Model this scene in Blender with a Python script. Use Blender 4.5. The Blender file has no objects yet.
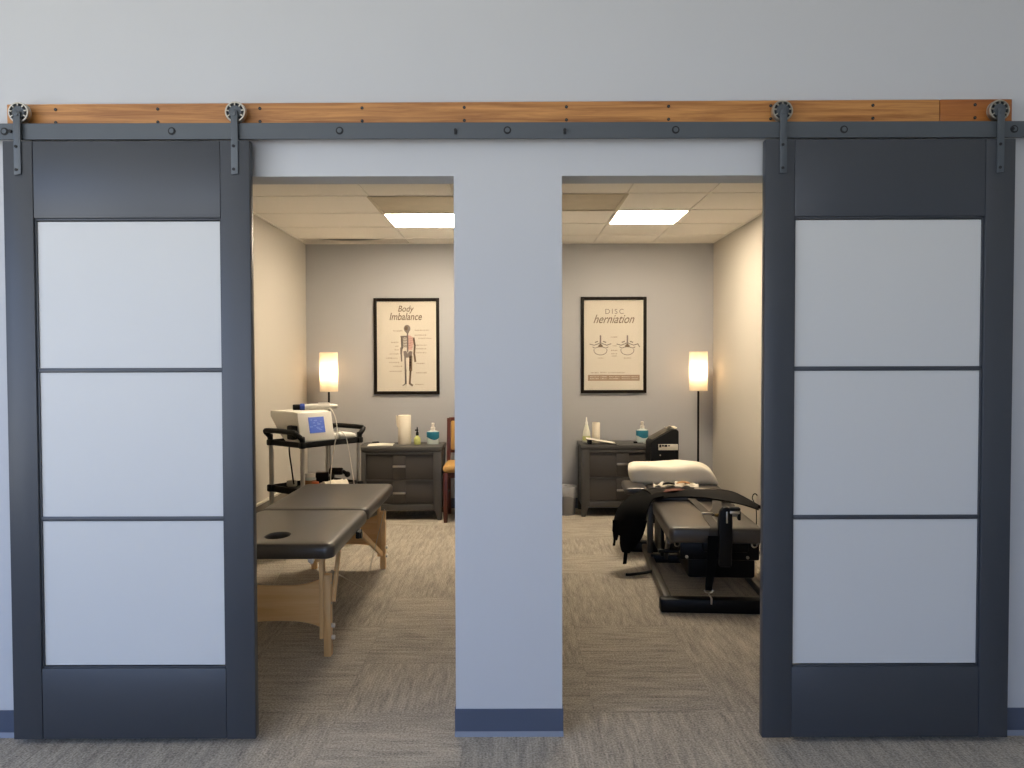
import bpy, bmesh, math, random
from mathutils import Vector, Matrix, Euler
random.seed(7)
scene = bpy.context.scene
COL = scene.collection
PI = math.pi
R = math.radians

# ------------------------------------------------------------------ materials
def lin(h):
    h = h.lstrip('#')
    o = []
    for i in (0, 2, 4):
        c = int(h[i:i+2], 16)/255
        o.append(c/12.92 if c <= .04045 else ((c+.055)/1.055)**2.4)
    return (*o, 1)

def nt(name):
    m = bpy.data.materials.new(name)
    m.use_nodes = True
    n = m.node_tree
    return m, n, n.nodes['Principled BSDF']

def mat(name, col, rough=.5, metal=0, spec=.5, var=.0, vscale=8, bump=0, bscale=200, coat=0, stretch=None):
    m, n, b = nt(name)
    c = lin(col) if isinstance(col, str) else col
    b.inputs['Base Color'].default_value = c
    b.inputs['Roughness'].default_value = rough
    b.inputs['Metallic'].default_value = metal
    b.inputs['Specular IOR Level'].default_value = spec
    b.inputs['Coat Weight'].default_value = coat
    tc = n.nodes.new('ShaderNodeTexCoord')
    mp = n.nodes.new('ShaderNodeMapping')
    n.links.new(tc.outputs['Object'], mp.inputs[0])
    if stretch:
        mp.inputs['Scale'].default_value = stretch
    if var > 0:
        no = n.nodes.new('ShaderNodeTexNoise')
        no.inputs['Scale'].default_value = vscale
        no.inputs['Detail'].default_value = 4
        n.links.new(mp.outputs[0], no.inputs['Vector'])
        mx = n.nodes.new('ShaderNodeMix'); mx.data_type = 'RGBA'
        mx.inputs[6].default_value = tuple(max(0, v*(1-var)) for v in c[:3])+(1,)
        mx.inputs[7].default_value = tuple(min(1, v*(1+var)) for v in c[:3])+(1,)
        n.links.new(no.outputs['Fac'], mx.inputs[0])
        n.links.new(mx.outputs[2], b.inputs['Base Color'])
    if bump > 0:
        nb = n.nodes.new('ShaderNodeTexNoise')
        nb.inputs['Scale'].default_value = bscale
        nb.inputs['Detail'].default_value = 3
        n.links.new(mp.outputs[0], nb.inputs['Vector'])
        bp = n.nodes.new('ShaderNodeBump')
        bp.inputs['Strength'].default_value = bump
        bp.inputs['Distance'].default_value = .002
        n.links.new(nb.outputs['Fac'], bp.inputs['Height'])
        n.links.new(bp.outputs[0], b.inputs['Normal'])
    return m

def emis(name, col, strength, base=(.8, .8, .8, 1)):
    m, n, b = nt(name)
    b.inputs['Base Color'].default_value = base
    b.inputs['Emission Color'].default_value = col
    b.inputs['Emission Strength'].default_value = strength
    return m

def wood(name, c1, c2, axis='X', scale=1.0, rough=.5):
    m, n, b = nt(name)
    tc = n.nodes.new('ShaderNodeTexCoord')
    mp = n.nodes.new('ShaderNodeMapping')
    s = {'X': (1.2, 26, 26), 'Z': (26, 26, 1.2), 'Y': (26, 1.2, 26)}[axis]
    mp.inputs['Scale'].default_value = tuple(v*scale for v in s)
    n.links.new(tc.outputs['Object'], mp.inputs[0])
    no = n.nodes.new('ShaderNodeTexNoise')
    no.inputs['Scale'].default_value = 2.2
    no.inputs['Detail'].default_value = 7
    no.inputs['Roughness'].default_value = .65
    no.inputs['Distortion'].default_value = .6
    n.links.new(mp.outputs[0], no.inputs['Vector'])
    cr = n.nodes.new('ShaderNodeValToRGB')
    cr.color_ramp.elements[0].position = .32
    cr.color_ramp.elements[0].color = lin(c1)
    cr.color_ramp.elements[1].position = .68
    cr.color_ramp.elements[1].color = lin(c2)
    n.links.new(no.outputs['Fac'], cr.inputs[0])
    n.links.new(cr.outputs[0], b.inputs['Base Color'])
    b.inputs['Roughness'].default_value = rough
    return m

def carpet_mat():
    m, n, b = nt('carpet_tile_weave')
    N, L = n.nodes, n.links
    tc = N.new('ShaderNodeTexCoord')
    T = .5
    def math_(op, a, bb=None, **k):
        q = N.new('ShaderNodeMath'); q.operation = op
        for i, v in enumerate((a, bb)):
            if v is None: continue
            if isinstance(v, (int, float)): q.inputs[i].default_value = v
            else: L.new(v, q.inputs[i])
        return q.outputs[0]
    sx = N.new('ShaderNodeSeparateXYZ'); L.new(tc.outputs['Object'], sx.inputs[0])
    X = math_('ADD', sx.outputs[0], .18+20*T); Y = math_('ADD', sx.outputs[1], .02+20*T)
    ix = math_('FLOOR', math_('DIVIDE', X, T)); iy = math_('FLOOR', math_('DIVIDE', Y, T))
    cell = N.new('ShaderNodeCombineXYZ'); L.new(ix, cell.inputs[0]); L.new(iy, cell.inputs[1])
    wn = N.new('ShaderNodeTexWhiteNoise'); wn.noise_dimensions = '2D'
    L.new(cell.outputs[0], wn.inputs['Vector'])
    cell2 = N.new('ShaderNodeCombineXYZ'); L.new(iy, cell2.inputs[0]); L.new(ix, cell2.inputs[1])
    wn2 = N.new('ShaderNodeTexWhiteNoise'); wn2.noise_dimensions = '2D'
    L.new(cell2.outputs[0], wn2.inputs['Vector'])
    par = math_('LESS_THAN', wn2.outputs['Value'], .27)       # some tiles are laid a quarter turn round
    # u across the ribs, v along
    def mixf(f, a, bb):
        q = N.new('ShaderNodeMix'); q.data_type = 'FLOAT'
        L.new(f, q.inputs[0]); L.new(a, q.inputs[2]); L.new(bb, q.inputs[3]); return q.outputs[0]
    u = mixf(par, X, Y); v = mixf(par, Y, X)
    cu = N.new('ShaderNodeCombineXYZ')
    L.new(math_('MULTIPLY', u, 46.0), cu.inputs[0]); L.new(math_('MULTIPLY', v, 5.0), cu.inputs[1])
    L.new(math_('MULTIPLY', wn.outputs['Value'], 40), cu.inputs[2])
    streak = N.new('ShaderNodeTexNoise'); streak.inputs['Scale'].default_value = 1.0
    streak.inputs['Detail'].default_value = 4; streak.inputs['Roughness'].default_value = .65; L.new(cu.outputs[0], streak.inputs['Vector'])
    # broad patches
    cb = N.new('ShaderNodeTexNoise'); cb.inputs['Scale'].default_value = 5
    cb.inputs['Detail'].default_value = 2; L.new(tc.outputs['Object'], cb.inputs['Vector'])
    # fine loop pile
    cf = N.new('ShaderNodeTexNoise'); cf.inputs['Scale'].default_value = 120
    cf.inputs['Detail'].default_value = 3; cf.inputs['Roughness'].default_value = .7
    L.new(tc.outputs['Object'], cf.inputs['Vector'])
    rib = math_('SINE', math_('MULTIPLY', u, 2*PI/.011))
    ribm = math_('MULTIPLY', rib, math_('SUBTRACT', streak.outputs['Fac'], .35))
    t1 = math_('MULTIPLY', math_('SUBTRACT', streak.outputs['Fac'], .5), 1.15)
    t2 = math_('MULTIPLY', math_('SUBTRACT', cf.outputs['Fac'], .5), 2.2)
    t3 = math_('MULTIPLY', math_('SUBTRACT', wn.outputs['Value'], .5), .08)
    t4 = math_('MULTIPLY', ribm, .25)
    t5 = math_('MULTIPLY', math_('SUBTRACT', cb.outputs['Fac'], .5), .2)
    f = math_('ADD', math_('ADD', math_('ADD', t1, t2), math_('ADD', t3, t4)), t5)
    # seams between tiles
    fx = math_('ABSOLUTE', math_('SUBTRACT', math_('FRACT', math_('DIVIDE', X, T)), .5))
    fy = math_('ABSOLUTE', math_('SUBTRACT', math_('FRACT', math_('DIVIDE', Y, T)), .5))
    seam = math_('GREATER_THAN', math_('MAXIMUM', fx, fy), .494)
    f = math_('SUBTRACT', f, math_('MULTIPLY', seam, .10))
    f = math_('ADD', f, .5)
    cr = N.new('ShaderNodeValToRGB')
    cr.color_ramp.elements[0].position = .0; cr.color_ramp.elements[0].color = lin('#78716a')
    cr.color_ramp.elements[1].position = 1.0; cr.color_ramp.elements[1].color = lin('#d4cab9')
    L.new(f, cr.inputs[0]); L.new(cr.outputs[0], b.inputs['Base Color'])
    b.inputs['Roughness'].default_value = .95
    b.inputs['Specular IOR Level'].default_value = .1
    bp = N.new('ShaderNodeBump'); bp.inputs['Strength'].default_value = .5; bp.inputs['Distance'].default_value = .004
    L.new(f, bp.inputs['Height']); L.new(bp.outputs[0], b.inputs['Normal'])
    return m

def glass_mat(name, fac=.04, rough=.02, tint=(1, 1, 1, 1)):
    m = bpy.data.materials.new(name); m.use_nodes = True
    n = m.node_tree; n.nodes.clear()
    o = n.nodes.new('ShaderNodeOutputMaterial')
    t = n.nodes.new('ShaderNodeBsdfTransparent'); t.inputs[0].default_value = tint
    g = n.nodes.new('ShaderNodeBsdfGlossy'); g.inputs['Roughness'].default_value = rough
    fr = n.nodes.new('ShaderNodeValue'); fr.outputs[0].default_value = fac
    mx = n.nodes.new('ShaderNodeMixShader')
    n.links.new(fr.outputs[0], mx.inputs[0]); n.links.new(t.outputs[0], mx.inputs[1])
    n.links.new(g.outputs[0], mx.inputs[2]); n.links.new(mx.outputs[0], o.inputs[0])
    return m

def shade_mat(name, col):
    m = bpy.data.materials.new(name); m.use_nodes = True
    n = m.node_tree; n.nodes.clear()
    o = n.nodes.new('ShaderNodeOutputMaterial')
    t = n.nodes.new('ShaderNodeBsdfTranslucent'); t.inputs[0].default_value = col
    d = n.nodes.new('ShaderNodeBsdfDiffuse'); d.inputs[0].default_value = col
    wv = n.nodes.new('ShaderNodeTexNoise'); wv.inputs['Scale'].default_value = 300
    mx = n.nodes.new('ShaderNodeMixShader'); mx.inputs[0].default_value = .45
    n.links.new(t.outputs[0], mx.inputs[1]); n.links.new(d.outputs[0], mx.inputs[2])
    n.links.new(mx.outputs[0], o.inputs[0])
    return m

M = dict(
    wall=mat('wall_paint_cool_grey', '#c0c2c4', .55, spec=.35, var=.015, vscale=3, bump=.05, bscale=90),
    backwall=mat('wall_paint_mid_grey', '#a9a9ab', .55, spec=.35, var=.015, vscale=3, bump=.05, bscale=90),
    basein=mat('baseboard_taupe', '#6b645b', .55),
    sidewall=mat('wall_paint_warm_white', '#c0bab0', .6, spec=.3, var=.015, vscale=3, bump=.05, bscale=90),
    ceil=mat('ceiling_tile_white', '#f6f1e8', .9, spec=.1, var=.03, vscale=60, bump=.25, bscale=160),
    tbar=mat('ceiling_grid_white', '#f2ede3', .5),
    dark=mat('plenum_dark', '#1b1a18', .9),
    carpet=carpet_mat(),
    base=mat('baseboard_slate', '#4a5365', .5, var=.04),
    basetop=mat('baseboard_cap_white', '#d8d2c4', .5),
    toe=mat('baseboard_toe_grey', '#7b8290', .5),
    door=mat('door_paint_charcoal', '#3a3e44', .40, spec=.55, var=.03, vscale=2, bump=.04, bscale=120),
    steel=mat('painted_steel_grey', '#4e5459', .42, metal=.15, spec=.5, var=.04, vscale=10),
    darkhole=mat('recess_black', '#15171a', .7),
    panel=mat('frosted_panel_white', '#cbccca', .38, spec=.4, var=.012, vscale=2.5),
    oak=wood('oak_board', '#8a5528', '#c98f50', 'X', 1.0, .42),
    oak2=wood('oak_board_end', '#8a4d22', '#b06f35', 'X', 1.0, .4),
    chrome=mat('brushed_metal', '#c8c6c2', .28, metal=1),
    brass=mat('aged_brass', '#a08850', .4, metal=1),
    nickel=mat('satin_nickel', '#b9b4a8', .35, metal=1),
    black=mat('black_plastic', '#101011', .5, spec=.2),
    blackm=mat('black_powder_coat', '#080808', .45, spec=.18),
    grayframe=mat('grey_brown_powder_coat', '#4a443b', .4, spec=.5),
    silver=mat('aluminium_post', '#b7b3aa', .38, metal=.6),
    white=mat('white_plastic', '#e2ded5', .4),
    screen=emis('blue_lcd', (.16, .26, .80, 1), .42, (.03, .04, .09, 1)),
    lcdlight=emis('blue_lcd_text', (.28, .40, .85, 1), .5, (.06, .07, .12, 1)),
    vinyl=mat('black_vinyl', '#312b26', .36, spec=1.0, bump=.12, bscale=60, var=.06, vscale=5),
    maple=wood('maple_light', '#d8ae76', '#e6c593', 'Z', .9, .45),
    mapleh=wood('maple_panel', '#dcae74', '#ebc793', 'X', .6, .45),
    dresser=mat('dresser_paint_charcoal', '#484644', .45, spec=.45, var=.05, vscale=4),
    dresserpanel=mat('dresser_drawer_charcoal', '#433f3c', .5, spec=.4, var=.05, vscale=4),
    frame=mat('frame_dark_brown', '#150e08', .55, spec=.15),
    paper=mat('poster_paper', '#d6cec0', .8, var=.015, vscale=6),
    ink=mat('poster_ink_brown', '#74614f', .9),
    inkgrey=mat('poster_ink_grey', '#857a73', .9),
    inkfaint=mat('poster_ink_faint', '#b3a391', .9),
    inkpink=mat('poster_ink_pink', '#d3aba0', .9),
    inkbar=mat('poster_ink_taupe', '#9d8671', .9),
    glass=glass_mat('picture_glass'),
    cherry=wood('cherry_wood', '#3a150b', '#5b2413', 'Z', .8, .35),
    tan=mat('tan_upholstery', '#b08a4e', .8, bump=.2, bscale=300, var=.05, vscale=40),
    towel=mat('white_terry', '#e6dfd0', .95, spec=.1, bump=.5, bscale=350),
    towelroll=mat('paper_towel', '#e8dfcd', .95, spec=.1, bump=.15, bscale=150),
    tissue=mat('crumpled_tissue', '#e4dccb', .9, spec=.1),
    tissuebrown=mat('tissue_brown', '#a97c52', .9),
    nylon=mat('black_nylon', '#060606', .8, spec=.1, bump=.3, bscale=400),
    nylonbrown=mat('dark_neoprene', '#13100f', .65, spec=.12, bump=.2, bscale=300),
    webbing=mat('grey_webbing', '#3b342c', .7, bump=.3, bscale=500),
    patch=mat('grey_patch', '#9a9185', .6),
    rust=mat('red_label', '#5e2a1b', .7),
    bluep=mat('blue_plastic', '#2b4aa8', .4),
    teal=mat('teal_label', '#1f6f86', .4, var=.25, vscale=25),
    palegreen=mat('pale_green_plastic', '#c2c678', .35),
    lotion=mat('lotion_bottle', '#dddccb', .4),
    clearp=mat('pale_clear_plastic', '#cfd8d4', .25),
    grey=mat('grey_bin_plastic', '#8b8b8e', .5),
    liner=mat('bin_liner', '#a9aaae', .35),
    pad=mat('white_paper', '#e4dfd3', .85),
    orange=mat('orange_plastic', '#d8703f', .5),
    vent=mat('vent_grille_grey', '#c6bba6', .7, var=.12, vscale=7, bump=.6, bscale=260),
    led=emis('led_diffuser', (1, .84, .63, 1), 52.0),
    led_front=emis('led_diffuser_neutral', (1, .95, .88, 1), 9.0),
    bulb=emis('lamp_bulb', (1, .72, .42, 1), 100.0),
    shade=shade_mat('lampshade_fabric', (.72, .64, .53, 1)),
    label=mat('label_white', '#d6cfc0', .6),
)

# ------------------------------------------------------------------ mesh builder
class MB:
    def __init__(s): s.bm = bmesh.new()
    def _add(s, t, mi=0, mtx=None):
        if mtx is not None: bmesh.ops.transform(t, matrix=mtx, verts=t.verts)
        for f in t.faces: f.material_index = mi
        me = bpy.data.meshes.new('tmp'); t.to_mesh(me); t.free()
        s.bm.from_mesh(me); bpy.data.meshes.remove(me)
        return s
    def box(s, c, d, b=0, seg=2, rot=None, mi=0):
        t = bmesh.new(); bmesh.ops.create_cube(t, size=1)
        bmesh.ops.scale(t, vec=d, verts=t.verts)
        if b > 0: bmesh.ops.bevel(t, geom=t.edges[:], offset=min(b, min(d)*.49), segments=seg, affect='EDGES', profile=.5)
        m = Matrix.Translation(c)
        if rot: m = m @ Euler(rot).to_matrix().to_4x4()
        return s._add(t, mi, m)
    def span(s, x0, x1, y0, y1, z0, z1, b=0, seg=2, mi=0):
        return s.box(((x0+x1)/2, (y0+y1)/2, (z0+z1)/2), (abs(x1-x0), abs(y1-y0), abs(z1-z0)), b, seg, None, mi)
    def bar(s, p0, p1, w, h, b=.003, mi=0, up=(0, 0, 1)):
        p0, p1 = Vector(p0), Vector(p1); d = p1-p0; L = d.length
        z = d.normalized(); u = Vector(up)
        if abs(z.dot(u)) > .98: u = Vector((0, 1, 0))
        x = u.cross(z).normalized(); y = z.cross(x)
        t = bmesh.new(); bmesh.ops.create_cube(t, size=1); bmesh.ops.scale(t, vec=(w, h, L), verts=t.verts)
        if b > 0: bmesh.ops.bevel(t, geom=t.edges[:], offset=min(b, min(w, h)*.45), segments=2, affect='EDGES', profile=.5)
        m = Matrix((x, y, z)).transposed().to_4x4(); m.translation = (p0+p1)/2
        return s._add(t, mi, m)
    def cyl(s, p0, p1, r, r2=None, n=20, b=0, mi=0):
        p0, p1 = Vector(p0), Vector(p1); d = p1-p0
        t = bmesh.new()
        bmesh.ops.create_cone(t, cap_ends=True, cap_tris=False, segments=n, radius1=r, radius2=r if r2 is None else r2, depth=d.length)
        if b > 0:
            eds = [e for e in t.edges if len(e.link_faces) == 2 and any(len(f.verts) > 4 for f in e.link_faces)]
            bmesh.ops.bevel(t, geom=eds, offset=b, segments=2, affect='EDGES', profile=.5)
        q = Vector((0, 0, 1)).rotation_difference(d.normalized()).to_matrix().to_4x4()
        q.translation = (p0+p1)/2
        return s._add(t, mi, q)
    def sph(s, c, r, sc=(1, 1, 1), mi=0, n=20):
        t = bmesh.new(); bmesh.ops.create_uvsphere(t, u_segments=n, v_segments=n//2, radius=r)
        bmesh.ops.scale(t, vec=sc, verts=t.verts)
        return s._add(t, mi, Matrix.Translation(c))
    def lathe(s, prof, c=(0, 0, 0), n=28, mi=0, axis='Z', sc=(1, 1), cap=True):
        t = bmesh.new(); rings = []
        for r, z in prof:
            rings.append([t.verts.new((r*math.cos(2*PI*i/n)*sc[0], r*math.sin(2*PI*i/n)*sc[1], z)) for i in range(n)])
        for a, b in zip(rings, rings[1:]):
            for i in range(n): t.faces.new((a[i], a[(i+1) % n], b[(i+1) % n], b[i]))
        if cap and prof[0][0] > 1e-5: t.faces.new(rings[0][::-1])
        if cap and prof[-1][0] > 1e-5: t.faces.new(rings[-1])
        bmesh.ops.remove_doubles(t, verts=t.verts, dist=1e-6)
        bmesh.ops.recalc_face_normals(t, faces=t.faces)
        m = Matrix.Translation(c)
        if axis == 'Y': m = m @ Matrix.Rotation(PI/2, 4, 'X')
        if axis == 'X': m = m @ Matrix.Rotation(PI/2, 4, 'Y')
        return s._add(t, mi, m)
    def prism(s, poly, plane, a, b, bev=0, mi=0):
        f = {'xz': lambda p, d: (p[0], d, p[1]), 'yz': lambda p, d: (d, p[0], p[1]), 'xy': lambda p, d: (p[0], p[1], d)}[plane]
        t = bmesh.new()
        A = [t.verts.new(f(p, a)) for p in poly]; B = [t.verts.new(f(p, b)) for p in poly]
        n = len(poly)
        t.faces.new(A); t.faces.new(B[::-1])
        for i in range(n): t.faces.new((A[i], B[i], B[(i+1) % n], A[(i+1) % n]))
        bmesh.ops.recalc_face_normals(t, faces=t.faces)
        if bev > 0: bmesh.ops.bevel(t, geom=t.edges[:], offset=bev, segments=2, affect='EDGES', profile=.5)
        return s._add(t, mi)
    def tube(s, pts, r, n=8, mi=0, smooth=0, closed=False):
        P = [Vector(p) for p in pts]
        if smooth:
            Q = []
            for i in range(len(P)-1):
                p0 = P[max(i-1, 0)]; p1 = P[i]; p2 = P[i+1]; p3 = P[min(i+2, len(P)-1)]
                for k in range(smooth):
                    t_ = k/smooth
                    Q.append(.5*((2*p1)+(p2-p0)*t_+(2*p0-5*p1+4*p2-p3)*t_**2+(3*p1-p0-3*p2+p3)*t_**3))
            Q.append(P[-1]); P = Q
        t = bmesh.new(); rings = []
        prev = None
        for i, p in enumerate(P):
            d = (P[min(i+1, len(P)-1)]-P[max(i-1, 0)]).normalized()
            if prev is None:
                u = Vector((0, 0, 1)) if abs(d.z) < .9 else Vector((1, 0, 0))
                x = u.cross(d).normalized()
            else:
                x = (prev-d*prev.dot(d)).normalized()
            prev = x; y = d.cross(x)
            rr = r[i] if isinstance(r, (list, tuple)) else r
            rings.append([t.verts.new(p+rr*(math.cos(2*PI*k/n)*x+math.sin(2*PI*k/n)*y)) for k in range(n)])
        for a, b in zip(rings, rings[1:]):
            for k in range(n): t.faces.new((a[k], a[(k+1) % n], b[(k+1) % n], b[k]))
        t.faces.new(rings[0][::-1]); t.faces.new(rings[-1])
        bmesh.ops.recalc_face_normals(t, faces=t.faces)
        return s._add(t, mi)
    def loops(s, rings, mi=0, cap=True, closed=False):
        t = bmesh.new()
        V = [[t.verts.new(p) for p in r] for r in rings]; n = len(V[0])
        pairs = list(zip(V, V[1:])) + ([(V[-1], V[0])] if closed else [])
        for a, b in pairs:
            for k in range(n): t.faces.new((a[k], a[(k+1) % n], b[(k+1) % n], b[k]))
        if cap and not closed: t.faces.new(V[0][::-1]); t.faces.new(V[-1])
        bmesh.ops.recalc_face_normals(t, faces=t.faces)
        return s._add(t, mi)
    def sheet(s, rows, th=.004, mi=0, sub=4):
        """rows: list of equal-length point lists; Catmull-smoothed both ways, given thickness"""
        def cm(P, k):
            P = [Vector(p) for p in P]; Q = []
            for i in range(len(P)-1):
                p0 = P[max(i-1, 0)]; p1 = P[i]; p2 = P[i+1]; p3 = P[min(i+2, len(P)-1)]
                for j in range(k):
                    t_ = j/k
                    Q.append(.5*((2*p1)+(p2-p0)*t_+(2*p0-5*p1+4*p2-p3)*t_**2+(3*p1-p0-3*p2+p3)*t_**3))
            Q.append(P[-1]); return Q
        g = [cm(r, sub) for r in rows]
        g = list(zip(*[cm(c, sub) for c in zip(*g)]))
        t = bmesh.new()
        V = [[t.verts.new(p) for p in r] for r in g]
        for i in range(len(V)-1):
            for j in range(len(V[0])-1):
                t.faces.new((V[i][j], V[i][j+1], V[i+1][j+1], V[i+1][j]))
        bmesh.ops.recalc_face_normals(t, faces=t.faces)
        bmesh.ops.solidify(t, geom=t.faces[:], thickness=th)
        bmesh.ops.recalc_face_normals(t, faces=t.faces)
        return s._add(t, mi)
    def build(s, name, mats, parent=None, loc=None, rot=None, ang=38):
        me = bpy.data.meshes.new(name); s.bm.to_mesh(me); s.bm.free()
        for m in (mats if isinstance(mats, (list, tuple)) else [mats]): me.materials.append(m)
        me.polygons.foreach_set('use_smooth', [True]*len(me.polygons))
        me.set_sharp_from_angle(angle=R(ang))
        o = bpy.data.objects.new(name, me); COL.objects.link(o)
        if parent: o.parent = parent
        if loc: o.location = loc
        if rot: o.rotation_euler = rot
        return o

def thing(name, label, cat, loc=(0, 0, 0), rz=0, group=None):
    o = bpy.data.objects.new(name, None); COL.objects.link(o)
    o.empty_display_size = .1
    o.location = loc; o.rotation_euler = (0, 0, rz)
    return tag(o, label, cat, group)
def tag(o, label, cat, group=None):
    o['label'] = label; o['category'] = cat
    if group: o['group'] = group
    return o
def struct(o):
    o['kind'] = 'structure'; return o
def dup_part(o, parent):
    c = o.copy(); COL.objects.link(c); c.parent = parent
    for ch in o.children: dup_part(ch, c)
    return c
def copy_thing(o, loc, rz=0, label=None):
    c = o.copy(); COL.objects.link(c); c.location = loc; c.rotation_euler = (0, 0, rz)
    if label: c['label'] = label
    for ch in list(o.children): dup_part(ch, c)
    return c
def text(body, name, width, loc, m, parent, shear=0, bold=0, sx=1.0, spacing=1.0, rot=(PI/2, 0, 0)):
    cu = bpy.data.curves.new(name, 'FONT'); cu.body = body; cu.align_x = 'CENTER'; cu.align_y = 'CENTER'
    cu.size = 1; cu.shear = shear; cu.offset = bold; cu.space_character = spacing
    cu.extrude = 0
    o = bpy.data.objects.new(name+'_tmp', cu); COL.objects.link(o)
    bpy.context.view_layer.update()
    dg = bpy.context.evaluated_depsgraph_get()
    me = bpy.data.meshes.new_from_object(o.evaluated_get(dg))
    bpy.data.objects.remove(o); bpy.data.curves.remove(cu)
    xs = [v.co.x for v in me.vertices]; ys = [v.co.y for v in me.vertices]
    k = width/(max(xs)-min(xs)); cx = (max(xs)+min(xs))/2; cy = (max(ys)+min(ys))/2
    for v in me.vertices: v.co = ((v.co.x-cx)*k, (v.co.y-cy)*k*sx, 0)
    me.materials.clear(); me.materials.append(m); me.name = name
    ob = bpy.data.objects.new(name, me); COL.objects.link(ob)
    ob.parent = parent; ob.location = loc; ob.rotation_euler = rot
    return ob

# ------------------------------------------------------------------ dimensions (metres)
YF, YB = 2.80, 2.92            # front face / back face of the wall with the two openings
BACK = 7.26
LW, RW = -1.935, 1.895
CZ = 2.495                     # suspended ceiling of the treatment rooms
HEAD = 2.044
FZ = 2.95                      # ceiling of the front room
OL0, OL1, OR0, OR1 = -1.06, -.209, .182, 1.03

# ------------------------------------------------------------------ room shell
b = MB(); b.span(-3.6, 3.6, -3.2, 7.4, -.08, 0); struct(b.build('floor', M['carpet']))
b = MB()
for x0, x1, z0, z1 in ((-3.6, OL0, 0, FZ), (OL1, OR0, 0, HEAD), (OR1, 3.6, 0, FZ), (OL0, OR1, HEAD, FZ)):
    b.span(x0, x1, YF, YB, z0, z1)
bmesh.ops.remove_doubles(b.bm, verts=b.bm.verts, dist=1e-5)
struct(b.build('wall_front', M['wall']))
b = MB(); b.span(-3.6, 3.6, BACK, BACK+.12, 0, FZ); struct(b.build('wall_back', M['backwall']))
b = MB(); b.span(LW-.12, LW, YB, BACK, 0, FZ); struct(b.build('wall_left', M['sidewall']))
b = MB(); b.span(RW, RW+.12, YB, BACK, 0, FZ); struct(b.build('wall_right', M['sidewall']))
b = MB(); b.span(-.075, .045, YB, BACK, 0, CZ+.05); struct(b.build('wall_middle', M['wall']))
# front room (behind and beside the camera)
b = MB()
for y0, y1, z0, z1 in ((-3.2, -2.9, 0, FZ), (1.5, YB, 0, FZ), (-2.9, 1.5, 0, .35), (-2.9, 1.5, 2.8, FZ)): b.span(-3.72, -3.6, y0, y1, z0, z1)
struct(b.build('wall_west', M['wall']))
b = MB()
for y in (-2.88, -1.42, .02, 1.48): b.span(-3.70, -3.62, y-.03, y+.03, .35, 2.8)
b.span(-3.70, -3.62, -2.9, 1.5, .35, .41); b.span(-3.70, -3.62, -2.9, 1.5, 2.74, 2.8)
struct(b.build('window_2', M['steel']))
b = MB(); b.span(3.6, 3.72, -3.2, YB, 0, FZ); struct(b.build('wall_east', M['wall']))
b = MB(); b.span(-3.72, 3.72, -3.2, BACK+.12, FZ, FZ+.1); struct(b.build('ceiling', M['ceil']))
b = MB()
for x0, x1, z0, z1 in ((-3.6, -3.3, 0, FZ), (.3, 3.6, 0, FZ), (-3.3, .3, 0, .35), (-3.3, .3, 2.8, FZ)):
    b.span(x0, x1, -3.3, -3.2, z0, z1)
struct(b.build('wall_rear', M['wall']))
b = MB()
for x in (-3.28, -2.1, -.9, .28): b.span(x-.03, x+.03, -3.29, -3.21, .35, 2.8)
b.span(-3.3, .3, -3.29, -3.21, .35, .41); b.span(-3.3, .3, -3.29, -3.21, 2.74, 2.8)
struct(b.build('window_1', M['steel']))

# suspended ceiling: tiles with T-bars, two rooms
def grid_ceiling(x0, x1, xl, holes, first, dy, sag=None):
    """xl: long grid lines; first: depth of the cut row at the back; dy: tile depth"""
    b = MB()
    rows = [BACK]+[BACK-first-dy*k for k in range(8)]
    rows = [y for y in rows if y > YB+.05] + [YB]
    xs = [x0]+xl+[x1]
    for i in range(len(rows)-1):
        ya, yb = rows[i+1], rows[i]
        for j in range(len(xs)-1):
            xa, xb = xs[j], xs[j+1]
            if any(abs((xa+xb)/2-h[0]) < .2 and abs((ya+yb)/2-h[1]) < .2 for h in holes): continue
            if sag and (i, j) == sag:
                t = bmesh.new()
                g = [[], []]
                for k in range(13):
                    x = xa+.012+(xb-xa-.024)*k/12
                    d = .004-.020*math.sin(PI*k/12)**1.5
                    g[0].append(t.verts.new((x, ya+.006, CZ+d+.002))); g[1].append(t.verts.new((x, yb-.012, CZ+.004)))
                for k in range(12): t.faces.new((g[0][k], g[0][k+1], g[1][k+1], g[1][k]))
                bmesh.ops.solidify(t, geom=t.faces[:], thickness=-.012)
                bmesh.ops.recalc_face_normals(t, faces=t.faces)
                b._add(t)
                continue
            b.span(xa+.008, xb-.008, ya+.008, yb-.008, CZ+.003, CZ+.018, .004, 1)
    for y in rows[1:-1]: b.span(x0, x1, y-.007, y+.007, CZ-.001, CZ+.03, mi=1)
    for x in xl: b.span(x-.007, x+.007, YB, BACK, CZ-.001, CZ+.03, mi=1)
    for x in (x0+.010, x1-.010): b.span(x-.010, x+.010, YB, BACK, CZ-.002, CZ+.03, mi=1)
    for y in (YB+.008, BACK-.008): b.span(x0, x1, y-.008, y+.008, CZ-.002, CZ+.03, mi=1)
    b.span(x0, x1, YB, BACK, CZ+.06, CZ+.07, mi=2)
    return struct(b.build('ceiling', [M['ceil'], M['tbar'], M['dark']]))
LDY, RDY, LF, RF = .585, .555, .29, .45
lrow = lambda k: BACK-LF-LDY*(k+.5)
rrow = lambda k: BACK-RF-RDY*(k+.5)
LXL, LVX = -.6825, -.6825
RXL, RVX = 1.0475, .4975
grid_ceiling(LW, -.075, [-.97, -.395], [(LXL, lrow(1)), (LVX, lrow(2))], LF, LDY, sag=(0, 0))
grid_ceiling(.045, RW, [.22, .775, 1.32], [(RXL, rrow(1)), (RVX, rrow(2))], RF, RDY)

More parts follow.
